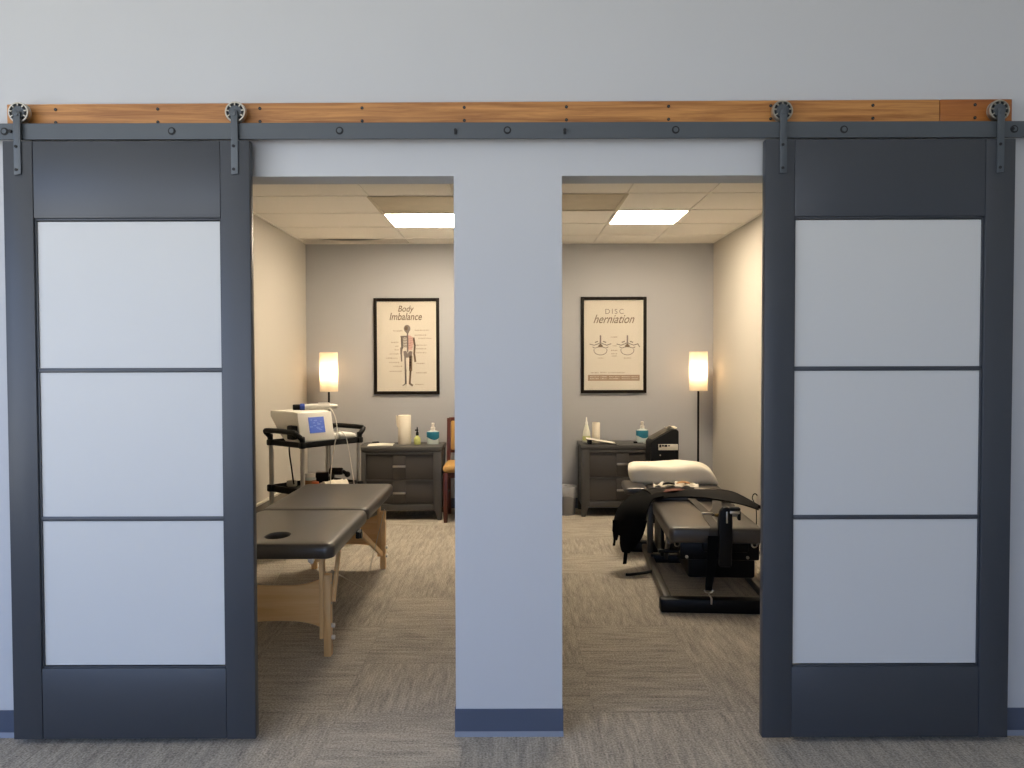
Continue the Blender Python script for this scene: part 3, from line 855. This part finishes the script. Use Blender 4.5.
for s in (-1, 1):
    for yc in (-.75, .79):
        b = MB()
        b.span(s*.230-.017, s*.230+.017, yc-.022, yc+.022, 0, .385, .004)
        b.span(s*.204-.009, s*.204+.009, yc-.026, yc+.026, .085, .490, .003)
        lg = b.build('leg', M['maple'], mt)
        for z_ in (.143, .087):
            k = MB(); k.cyl((s*.246, yc, z_), (s*.262, yc, z_), .011, n=14, b=.002); k.build('knob', M['white'], lg)
    b = MB(); b.bar((s*.252, -.735, .25), (s*.252, -.605, .480), .018, .026); b.build('strut', M['maple'], mt)
    b = MB(); b.bar((s*.224, .770, .10), (s*.224, -.12, .478), .018, .030); b.build('strut', M['maple'], mt)
    b = MB(); b.tube([(s*.245, -.74, .40), (s*.262, -.02, .10), (s*.245, .77, .40)], .0022, 6); b.build('support_cable', M['nickel'], mt)
    b = MB(); xl_ = .294 if s > 0 else -.318
    b.box((xl_, -.33, .480), (.022, .075, .038), .006); b.cyl((xl_-s*.01, -.345, .478), (xl_+s*.018, -.345, .478), .018, n=16); b.build('latch', M['black'], mt)
for yc in (-.75, .79):
    b = MB(); up = [(-.205+.41*k/16, .330+.036*abs(-1+2*k/16)**3) for k in range(17)]
    dn = [(.205-.41*k/16, .165-.034*abs(-1+2*k/16)**3) for k in range(17)]
    b.prism(up+dn, 'xz', yc-.008, yc+.008, .002); b.build('end_panel', M['mapleh'], mt)
    if yc < 0:
        for z_ in (.15, .25, .345):
            k = MB(); k.cyl((.246, yc-.008, z_), (.249, yc-.008, z_), .005, n=10); k.build('screw', M['nickel'], mt)
b = MB(); b.cyl((.185, -.872, .490), (.185, -.865, .466), .010, n=12, b=.003); b.box((.185, -.87, .482), (.026, .026, .018), .004); b.build('headrest_socket', M['white'], mt)

# ------------------------------------------------------------------ equipment cart (left room)
CA = .90      # long side direction
ct = thing('equipment_cart', 'black and silver wheeled cart carrying the white treatment device', 'cart', (-1.4725, 5.755, 0), CA)
hl, hw_ = .260, .192            # local x long side, y short side (front long side = -y)
def tray(zb, zt, name, rim=.02):
    b = MB(); b.span(-hl, hl, -hw_, hw_, zb, zb+.014, .004)
    for s in (-1, 1):
        b.span(-hl, hl, s*hw_-s*.0-.009, s*hw_+.009, zb, zt, .004); b.span(s*hl-.009, s*hl+.009, -hw_, hw_, zb, zt, .004)
    for sx in (-1, 1):
        for sy in (-1, 1): b.box((sx*hl, sy*hw_, (zb+zt)/2), (.045, .045, zt-zb+.006), .010)
    b.build(name, M['black'], ct)
tray(.772, .812, 'tray'); tray(.430, .478, 'shelf'); 
for sx in (-1, 1):
    for sy in (-1, 1):
        b = MB(); b.cyl((sx*(hl-.004), sy*(hw_-.004), .085), (sx*(hl-.004), sy*(hw_-.004), .775), .0165, n=16); b.build('post', M['silver'], ct)
        b = MB(); b.cyl((sx*(hl-.004)-.012, sy*(hw_-.004), .035), (sx*(hl-.004)+.012, sy*(hw_-.004), .035), .035, n=20, b=.004); b.box((sx*(hl-.004), sy*(hw_-.004), .068), (.034, .03, .03), .004)
        b.build('caster', M['black'], ct)
    b = MB()
    xo = sx*(hl+.045); xi = sx*(hl+.0)
    b.tube([(xi, -hw_, .80), (xi+sx*.004, -hw_, .835), (xo, -hw_+.01, .872), (xo+sx*.004, -hw_+.05, .885), (xo+sx*.004, hw_-.05, .885), (xo, hw_-.01, .872), (xi+sx*.004, hw_, .835), (xi, hw_, .80)], .0185, 12, smooth=5)
    for sy in (-1, 1): b.box((xi, sy*hw_, .83), (.032, .032, .05), .008)
    b.build('handle', M['black'], ct)

# treatment device standing on the tray
dv = thing('treatment_device', 'white wedge shaped therapy unit with blue screen on the cart tray', 'therapy device', (-1.505, 5.745, .806), CA)
# local: x along the long side, front faces -y; tilted front panel
x0, x1 = -.235, .055
b = MB(); b.prism([(-.200, 0), (-.02, .0), (.06, .055), (.170, .182), (.170, .220), (-.10, .222), (-.165, .216), (-.205, .012)], 'yz', x0, x1, .010)
b.build('housing', M['white'], dv)
b = MB(); b.prism([(-.195, -.004), (-.205, .012), (-.166, .212), (-.156, .208)], 'yz', x0-.004, x1+.004, .003)
b.build('front_panel', M['white'], dv)
tl = math.atan2(.039, .20)
b = MB(); b.box(((x0+x1)/2+.005, -.1845, .122), (.136, .004, .116), .001, rot=(-tl, 0, 0)); sc = b.build('screen', M['screen'], dv)
b = MB()
random.seed(3)
for k in range(16):
    zz = .085+random.random()*.085; xx = (x0+x1)/2-.05+random.random()*.10
    b.box((xx, -.1870+(zz-.122)*.195, zz), (random.uniform(.012, .03), .001, .006), rot=(-tl, 0, 0))
b.build('screen_readout', M['lcdlight'], sc)
b = MB(); b.box((x0-.022, -.13, .075), (.045, .075, .10), .010); b.build('probe_holder', M['black'], dv)
b = MB(); b.prism([(-.12, .0), (.12, .0), (.12, .15), (-.06, .17), (-.12, .12)], 'yz', x1-.002, x1+.05, .012); b.build('side_pod', M['white'], dv)

hp = thing('hand_piece', 'white hand piece with blue ring and black tip on the therapy unit', 'hand piece', (-1.495, 5.735, 1.024), CA-.55)
b = MB(); b.lathe([(0, -.02), (.022, -.018), (.024, .0), (.024, .10), (.020, .16), (.014, .19), (0, .195)], c=(0, 0, .025), axis='X', n=20)
b.box((.09, 0, .046), (.09, .03, .018), .006); b.build('body', M['white'], hp)
b = MB(); b.lathe([(0, -.085), (.022, -.085), (.026, -.08), (.026, -.052), (.022, -.05), (0, -.05)], c=(0, 0, .025), axis='X'); b.build('ring', M['bluep'], hp)
b = MB(); b.lathe([(0, -.05), (.021, -.05), (.021, -.018), (0, -.018)], c=(0, 0, .025), axis='X'); b.build('collar', M['white'], hp)
b = MB(); b.lathe([(0, -.135), (.017, -.135), (.021, -.13), (.021, -.085), (0, -.085)], c=(0, 0, .025), axis='X'); b.build('tip', M['black'], hp)
# second applicator lying on the right end of the tray
ap = thing('applicator', 'white applicator lying on the cart tray right of the screen', 'applicator', (-1.305, 5.80, .787), CA-.45)
b = MB(); b.lathe([(0, -.11), (.024, -.10), (.034, -.05), (.036, .02), (.026, .09), (.016, .12), (0, .125)], c=(0, 0, .037), axis='X', n=20); b.build('body', M['white'], ap)
b = MB(); b.lathe([(.0365, -.012), (.038, -.010), (.038, .002), (.0365, .004), (.034, .004), (.034, -.012)], c=(0, 0, .037), axis='X'); b.build('ring', M['silver'], ap)
b = MB(); b.tube([(-1.345, 5.66, 1.045), (-1.31, 5.62, 1.02), (-1.285, 5.61, .96), (-1.275, 5.60, .87), (-1.285, 5.575, .80), (-1.30, 5.565, .70), (-1.315, 5.56, .56), (-1.32, 5.565, .46), (-1.32, 5.57, .40)], .0038, 8, smooth=6)
tag(b.build('device_cable', M['white']), 'pale cable looping from the hand piece down past the tray edge', 'cable')
b = MB(); b.tube([(-1.32, 5.72, .86), (-1.27, 5.685, .87), (-1.225, 5.655, .835), (-1.205, 5.66, .74), (-1.19, 5.69, .6), (-1.175, 5.70, .48), (-1.165, 5.70, .36)], .0036, 8, smooth=6)
tag(b.build('applicator_cable', M['white']), 'thin pale cable hanging from the applicator at the right end of the cart', 'cable')
b = MB(); b.tube([(-1.66, 5.72, .772), (-1.66, 5.725, .70), (-1.648, 5.73, .60), (-1.638, 5.73, .52), (-1.632, 5.735, .47)], .006, 8, smooth=6)
tag(b.build('power_cable', M['black']), 'black cable dropping from tray to lower shelf at the cart left side', 'cable')
# lower shelf
SH = .445
t = thing('jar', 'pale jar with pinkish label on the lower cart shelf', 'jar', (-1.478, 5.62, SH+.002))
b = MB(); b.lathe([(0, 0), (.038, 0), (.041, .005), (.041, .085), (.034, .098), (0, .098)]); b.build('container', M['clearp'], t)
b = MB(); b.lathe([(0, .095), (.036, .095), (.036, .118), (.034, .121), (0, .121)]); b.build('lid', M['white'], t)
b = MB(); b.lathe([(.0414, .02), (.0418, .022), (.0418, .072), (.0414, .074), (.040, .074), (.040, .02)]); b.build('label', M['tissuebrown'], t)
tag(MB().lathe([(0, 0), (.022, 0), (.024, .004), (.026, .062), (.024, .066), (0, .066)]).build('orange_tub', M['orange'], None, (-1.43, 5.575, SH+.002)), 'orange tub at the front of the lower cart shelf', 'tub')
tag(MB().box((0, 0, .04), (.095, .07, .08), .006).build('cardboard_box', M['black'], None, (-1.455, 5.88, SH+.016), (0, 0, .2)), 'small black box on the lower cart shelf beside the rear post', 'box')
t = thing('handheld_massager', 'black gun shaped massager lying on the lower cart shelf', 'massager', (-1.325, 5.80, SH+.002), CA-.9)
b = MB(); b.cyl((-.055, 0, .112), (.045, 0, .112), .027, n=18, b=.006); b.build('barrel', M['black'], t)
b = MB(); b.bar((-.030, 0, .11), (-.05, 0, .0), .034, .038, .008); b.build('grip', M['black'], t)
b = MB(); b.cyl((.045, 0, .112), (.07, 0, .096), .014, n=14); b.sph((.080, 0, .088), .023); b.build('head', M['black'], t)
t = thing('folded_cloth', 'rumpled cream cloth lying along the front of the lower cart shelf', 'cloth', (-1.315, 5.65, SH+.026), CA)
random.seed(11)
rows = [[(-.10+.2*i/6, -.055+.11*j/4, .018+.016*random.random()+(.012 if 0 < j < 4 else -.016)) for i in range(7)] for j in range(5)]
b = MB(); b.sheet(rows, .006, sub=3); b.build('cloth', M['tissue'], t)
tag(MB().box((0, 0, .025), (.075, .045, .05), .012).build('tissue_pack', M['towel'], None, (-1.66, 5.78, SH+.002), (0, 0, .3)), 'white soft pack at the left end of the lower cart shelf', 'pack')

# ------------------------------------------------------------------ chiropractic table (right room)
ca = thing('chiropractic_table', 'low black chiropractic table with steel frame in the right room', 'treatment table', (1.2, 4.9, 0), R(-4))
cushion(-.265, .265, -.545, .34, .338, .428, r=.035, rd=.026).build('seat_cushion', M['vinyl'], ca)
cushion(-.265, .265, .36, .86, .400, .470, r=.035, rd=.022).build('chest_cushion', M['vinyl'], ca)
cushion(-.20, .20, .88, 1.22, .425, .495, r=.05, rd=.022).build('head_cushion', M['vinyl'], ca)
for s in (-1,):
    cushion(s*.355-.082, s*.355+.082, .52, .90, .435, .482, r=.03, rd=.016).build('armrest', M['vinyl'], ca)
    b = MB(); b.bar((s*.20, .70, .38), (s*.36, .70, .435), .03, .03); b.build('armrest_bracket', M['blackm'], ca)
b = MB(); b.span(-.338, .338, -.745, -.668, .0, .078, .012); b.build('front_foot', M['blackm'], ca)
b = MB(); b.span(-.40, .40, .62, .695, 0, .075, .012); b.build('rear_foot', M['blackm'], ca)
for s in (-1, 1):
    b = MB(); b.span(s*.285-.022, s*.285+.022, -.67, .63, .012, .062, .006); b.build('floor_rail', M['grayframe'], ca)
    b = MB(); b.span(s*.275-.02, s*.275+.02, .355, .40, .06, .40, .004); b.build('upright', M['grayframe'], ca)
    b = MB(); b.span(s*.225-.012, s*.225+.012, .10, .44, .10, .38, .008); b.build('side_plate', M['blackm'], ca)
    b = MB(); b.bar((s*.235, -.44, .335), (s*.235, .33, .335), .022, .045); b.build('cushion_rail', M['grayframe'], ca)
    b = MB(); b.bar((s*.245, -.36, .33), (s*.19, .18, .10), .02, .075); b.build('tilt_arm', M['grayframe'], ca)
b = MB(); b.span(-.14, .25, -.41, .02, .105, .325, .016); b.span(-.19, .27, -.43, -.39, .215, .33, .012); b.span(-.06, .20, -.46, -.42, .27, .335, .008)
b.build('mechanism_box', M['blackm'], ca)
for x in (-.15, .20):
    b = MB(); b.cyl((x, -.438, .235), (x, -.428, .235), .009, n=12); b.build('bolt', M['nickel'], ca)
for x, z_ in ((-.21, .325), (.06, .315), (.23, .325)):
    b = MB(); b.tube([(x-.012, -.455, z_+.015), (x-.014, -.465, z_-.012), (x, -.467, z_-.022), (x+.014, -.465, z_-.012), (x+.012, -.455, z_+.015)], .004, 6, smooth=4); b.build('ring', M['nickel'], ca)
b = MB(); b.cyl((-.30, -.30, .235), (.30, -.30, .235), .011); b.build('cross_rod', M['blackm'], ca)
b = MB(); b.span(-.05, .05, -.05, .30, .05, .30, .01); b.span(-.28, .28, .25, .30, .02, .07, .005); b.build('lift_column', M['blackm'], ca)
b = MB(); b.tube([(-.285, -.02, .045), (-.34, -.03, .03), (-.44, -.05, .02), (-.475, -.05, .02)], .009, 10, smooth=4); b.build('foot_pedal', M['blackm'], ca)
# strap post with latch at the foot end
b = MB(); b.prism([(.005, .22), (.075, .22), (.078, .47), (.076, .53), (.062, .555), (.035, .562), (.010, .54), (.000, .47)], 'xz', -.605, -.555, .010); b.build('latch_post', M['black'], ca)
b = MB(); b.span(.040, .049, -.611, -.603, .47, .535, .002); b.box((.088, -.59, .530), (.055, .034, .018), .005); b.cyl((.108, -.58, .512), (.075, -.58, .512), .009); b.build('latch', M['chrome'], ca)
b = MB(); b.box((.09, -.59, .548), (.060, .04, .020), .007); b.box((.115, -.585, .51), (.016, .035, .05), .005); b.build('latch_cap', M['black'], ca)

# harness: straps draped over the table
hn = thing('traction_harness', 'black brace harness draped across the chiropractic table with hanging flaps', 'harness', (0, 0, 0))
# band across the table, running left to right (near edge / middle / far edge)
nearE = [(.95, 5.14, .448), (1.00, 5.18, .447), (1.12, 5.25, .446), (1.28, 5.23, .447), (1.40, 5.12, .446), (1.49, 4.98, .445), (1.575, 4.90, .425)]
farE = [(.90, 5.31, .484), (.99, 5.34, .486), (1.10, 5.37, .484), (1.27, 5.38, .486), (1.41, 5.32, .486), (1.51, 5.17, .482), (1.585, 4.91, .432)]
mid = [((a[0]+c[0])/2, (a[1]+c[1])/2, (a[2]+c[2])/2+.018) for a, c in zip(nearE, farE)]
b = MB(); b.sheet([nearE, mid, farE], -.012, sub=5)
b.build('waist_band', M['nylonbrown'], hn)
# left wing: goes over the armrest and hangs to the floor side
rows = [[(1.02, 5.17, .462), (1.02, 5.26, .478), (1.00, 5.34, .490)],
        [(.94, 5.12, .450), (.92, 5.22, .474), (.90, 5.30, .480)],
        [(.895, 5.06, .390), (.83, 5.15, .440), (.81, 5.24, .450)],
        [(.872, 5.04, .320), (.765, 5.10, .395), (.735, 5.18, .402)],
        [(.842, 5.03, .250), (.725, 5.06, .320), (.685, 5.12, .315)],
        [(.792, 5.01, .175), (.715, 5.02, .230), (.670, 5.08, .250)]]
b = MB(); b.sheet(rows, .012, sub=5); b.build('wing_flap', M['nylon'], hn)
rows = [[(.880, 5.00, .34), (.80, 5.01, .35), (.712, 5.03, .33)],
        [(.846, 4.995, .24), (.77, 4.99, .25), (.705, 5.01, .24)],
        [(.805, 4.99, .185), (.757, 4.985, .18), (.705, 5.0, .18)],
        [(.760, 4.99, .140), (.742, 4.985, .135), (.718, 4.995, .140)]]
b = MB(); b.sheet(rows, .012, sub=5); b.build('front_flap', M['nylon'], hn)
b = MB(); b.sheet([[(.664, 5.08, .33), (.70, 5.075, .33)], [(.664, 5.06, .24), (.702, 5.055, .24)], [(.668, 5.05, .20), (.690, 5.045, .20)]], .008, sub=4); b.build('rear_flap', M['nylon'], hn)
b = MB(); b.sheet([[(.669, 5.045, .245), (.685, 5.045, .245)], [(.664, 5.04, .20), (.680, 5.04, .20)], [(.660, 5.04, .168), (.676, 5.04, .168)]], .004); b.build('strap_end', M['nylon'], hn)
b = MB(); b.sheet([[(.728, 4.982, .150), (.752, 4.982, .150)], [(.722, 4.98, .10), (.746, 4.98, .10)], [(.718, 4.98, .062), (.742, 4.98, .062)]], .004); b.build('strap_end', M['nylon'], hn)
b = MB(); b.sheet([[(1.03, 5.25, .486), (1.13, 5.28, .492), (1.20, 5.31, .494)], [(1.04, 5.29, .496), (1.13, 5.32, .500), (1.19, 5.335, .497)]], .004); b.build('label_patch', M['rust'], hn)
b = MB(); b.sheet([[(1.26, 5.31, .4955), (1.36, 5.28, .4935), (1.43, 5.22, .490)], [(1.27, 5.335, .5005), (1.36, 5.305, .4985), (1.43, 5.24, .494)]], .004); b.build('light_patch', M['patch'], hn)
# grey webbing Y on the seat cushion running over the foot end
zc = .4325
b = MB(); b.sheet([[(1.195, 5.22, .447), (1.245, 5.22, .447)], [(1.195, 4.95, zc), (1.245, 4.93, zc)], [(1.19, 4.74, zc), (1.235, 4.70, zc)]], .004); b.build('webbing_strap', M['webbing'], hn)
b = MB(); b.sheet([[(1.345, 5.17, .447), (1.40, 5.12, .447)], [(1.285, 4.93, zc+.001), (1.335, 4.90, zc+.001)], [(1.205, 4.76, zc+.001), (1.24, 4.70, zc+.001)]], .004); b.build('webbing_strap', M['webbing'], hn)
b = MB(); b.sheet([[(1.172, 4.73, zc+.004), (1.226, 4.73, zc+.004)], [(1.155, 4.60, zc+.001), (1.208, 4.60, zc+.001)], [(1.135, 4.40, zc+.001), (1.190, 4.40, zc+.001)], [(1.118, 4.352, .418), (1.172, 4.35, .418)], [(1.112, 4.335, .38), (1.166, 4.333, .38)]], .004); b.build('webbing_strap', M['webbing'], hn)
b = MB(); b.box((1.20, 4.72, zc+.012), (.070, .024, .008), .003, rot=(0, 0, -.1)); b.build('buckle', M['nickel'], hn)
b = MB(); b.cyl((1.232, 4.66, zc+.010), (1.285, 4.665, zc+.010), .009); b.build('pin', M['brass'], hn)
b = MB(); b.sheet([[(1.106, 4.328, .39), (1.162, 4.326, .39)], [(1.085, 4.275, .25), (1.138, 4.273, .25)], [(1.062, 4.218, .112), (1.098, 4.216, .112)]], .006); b.build('drop_strap', M['nylon'], hn)
b = MB(); b.tube([(1.056, 4.210, .118), (1.062, 4.208, .108), (1.08, 4.208, .104), (1.098, 4.208, .108), (1.104, 4.210, .118)], .0045, 8, smooth=4)
b.tube([(1.08, 4.208, .104), (1.08, 4.19, .096), (1.08, 4.150, .092), (1.078, 4.140, .078), (1.078, 4.142, .06)], .005, 8, smooth=4); b.build('hook', M['chrome'], hn)

# pillow / folded towel at the head end
def pillow():
    n, m_ = 44, 26; rings = []
    random.seed(5)
    V = []
    b = bmesh.new()
    hx, hy, hz = .318, .19, .082
    grid = []
    for j in range(m_+1):
        ph = -PI/2+PI*j/m_; row = []
        for i in range(n):
            th = 2*PI*i/n
            e1, e2 = .34, .30
            sp = lambda v, e: math.copysign(abs(v)**e, v)
            x = hx*sp(math.cos(ph), e1)*sp(math.cos(th), e2)
            y = hy*sp(math.cos(ph), e1)*sp(math.sin(th), e2)
            z = hz*sp(math.sin(ph), .62)
            z += .004*math.sin(x*9+.5)+.006*math.sin(x*17+y*11)+.004*math.sin(y*23)
            z -= .020*max(0, (x-.22)/.10)**2     # right end droops
            z -= .010*math.exp(-((x+.02)/.09)**2)*(z > 0)
            x += -.30*z*(.9 if x < 0 else 1.7) + .010*math.sin(y*14)
            row.append(b.verts.new((x, y, z)))
        grid.append(row)
    for j in range(m_):
        for i in range(n):
            b.faces.new((grid[j][i], grid[j][(i+1) % n], grid[j+1][(i+1) % n], grid[j+1][i]))
    bmesh.ops.remove_doubles(b, verts=b.verts, dist=1e-4)
    bmesh.ops.recalc_face_normals(b, faces=b.faces)
    q = MB(); q._add(b); return q
pt = thing('pillow', 'white terry covered pillow on the head end of the chiropractic table', 'pillow', (1.205, 5.83, .535), R(-4))
pillow().build('cushion', M['towel'], pt)
rows = []
random.seed(21)
for j in range(5):
    rows.append([(-.16+.32*i/9, -.24+.075*j/4-.02*math.sin(i), -.066+.016*math.sin(i*2.1+j)+.012*random.random()+.012*j/4) for i in range(10)])
fp = thing('face_paper', 'crumpled white face paper lying in front of the pillow', 'paper', (1.20, 5.78, .535), R(-4))
b = MB(); b.sheet(rows, .003, sub=3); b.build('sheet', M['tissue'], fp)
b = MB(); b.sheet([[(.00, -.245, -.035), (.05, -.25, -.028), (.10, -.245, -.036)], [(.01, -.215, -.030), (.05, -.215, -.020), (.10, -.21, -.030)]], .003); b.build('brown_patch', M['tissuebrown'], fp)
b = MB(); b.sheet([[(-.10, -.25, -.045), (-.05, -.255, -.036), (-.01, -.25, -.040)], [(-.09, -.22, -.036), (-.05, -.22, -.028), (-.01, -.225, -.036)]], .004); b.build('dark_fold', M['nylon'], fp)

# console machine between table and dresser
cs = thing('therapy_console', 'black therapy console with sloped control top and white label strip behind the pillow', 'therapy device', (1.268, 6.52, 0))
b = MB(); b.prism([(-.108, .42), (.125, .42), (.125, .80), (.108, .815), (.07, .810), (-.088, .722), (-.108, .70)], 'xz', -.10, .16, .006); b.build('housing', M['black'], cs)
b = MB(); b.prism([(-.090, .724), (.068, .812), (.065, .818), (-.093, .730)], 'xz', -.08, .14, .002); b.build('control_panel', M['grayframe'], cs)
b = MB(); b.box((-.045, .03, .7535), (.04, .15, .005), .001, rot=(0, R(-29.1), 0)); b.box((.02, .03, .790), (.05, .16, .005), .001, rot=(0, R(-29.1), 0)); b.build('display', M['silver'], cs)
b = MB(); b.span(-.045, .118, -.104, -.099, .642, .692, .001); lb = b.build('label_strip', M['label'], cs)
b = MB()
for xa, xb, za, zb in ((-.04, -.022, .665, .69), (-.018, .0, .672, .688), (.004, .028, .670, .688), (.034, .05, .674, .684)): b.span(xa, xb, -.1055, -.1035, za, zb)
b.build('label_print', M['black'], lb)
b = MB(); b.cyl((-.03, -.106, .60), (-.03, -.099, .60), .006, n=12); b.build('indicator', M['nickel'], cs)
b = MB(); b.span(-.04, .04, -.02, .06, .06, .43, .006); b.span(-.13, .13, -.12, .17, .03, .065, .012); b.build('pedestal', M['black'], cs)
for sx in (-.1, .1):
    for sy in (-.09, .14): b = MB(); b.cyl((sx-.012, sy, .02), (sx+.012, sy, .02), .02); b.build('caster', M['black'], cs)
rows = [[(1.30+.09*i/4, 6.46+.10*j/3, .822+.006*((i+j) % 2)+.014*math.sin(i*1.3+j)*(0 < i < 4)) for i in range(5)] for j in range(4)]
tag(MB().sheet(rows, .003, sub=3).build('crumpled_wipe', M['tissue']), 'crumpled white wipe on top of the therapy console', 'wipe')

# wire clip loop near the right wall
b = MB(); b.tube([(1.893, 5.93, .345), (1.87, 5.90, .362), (1.845, 5.87, .36), (1.835, 5.86, .335), (1.85, 5.86, .30), (1.87, 5.88, .25), (1.88, 5.90, .15), (1.88, 5.93, .006)], .004, 8, smooth=6)
tag(b.build('hanging_cable', M['black']), 'thin dark cable looping off the right wall beside the table', 'cable')

# ------------------------------------------------------------------ daylight and camera
DAY, SKY, GROUND = 4.25, (.43, .61, 1.04, 1), (1.08, 1.09, 1.07, 1)
w = bpy.data.worlds.new('daylight'); scene.world = w; w.use_nodes = True
wn_ = w.node_tree; bg = wn_.nodes['Background']
# bright overcast: blue sky above the horizon, pale sunlit pavement below it
tc = wn_.nodes.new('ShaderNodeTexCoord'); sx = wn_.nodes.new('ShaderNodeSeparateXYZ')
wn_.links.new(tc.outputs['Generated'], sx.inputs[0])
mr = wn_.nodes.new('ShaderNodeMapRange'); mr.inputs[1].default_value = -.08; mr.inputs[2].default_value = .12
wn_.links.new(sx.outputs[2], mr.inputs[0])
mx = wn_.nodes.new('ShaderNodeMix'); mx.data_type = 'RGBA'
mx.inputs[6].default_value = GROUND; mx.inputs[7].default_value = SKY
wn_.links.new(mr.outputs[0], mx.inputs[0]); wn_.links.new(mx.outputs[2], bg.inputs[0])
bg.inputs[1].default_value = DAY
for nm, sx_, sy_, loc, rot in (('window_portal', 3.6, 2.45, (-1.5, -3.19, 1.575), (-PI/2, 0, 0)), ('window_portal', 4.4, 2.45, (-3.59, -.7, 1.575), (PI/2, 0, -PI/2))):
    pl = bpy.data.lights.new(nm, 'AREA'); pl.shape = 'RECTANGLE'; pl.size = sx_; pl.size_y = sy_
    pl.cycles.is_portal = True
    po = bpy.data.objects.new(nm, pl); COL.objects.link(po); po.location = loc; po.rotation_euler = rot

cd = bpy.data.cameras.new('camera'); cam = bpy.data.objects.new('camera', cd); COL.objects.link(cam)
cam.location = (0, 0, 1.365)
cd.sensor_width = 36; cd.lens = 770/1024*36
cam.rotation_euler = (PI/2-math.atan(20/770), 0, 0)
cam.rotation_euler.rotate_axis('Z', R(-.14))
cd.clip_start = .05
scene.camera = cam

scene.view_settings.view_transform = 'Standard'
scene.view_settings.look = 'None'
scene.view_settings.gamma = 1
scene.view_settings.exposure = 0
scene.view_settings.use_curve_mapping = False
scene.cycles.use_denoising = True
scene.cycles.max_bounces = 10
scene.cycles.diffuse_bounces = 6
scene.cycles.sample_clamp_indirect = 8
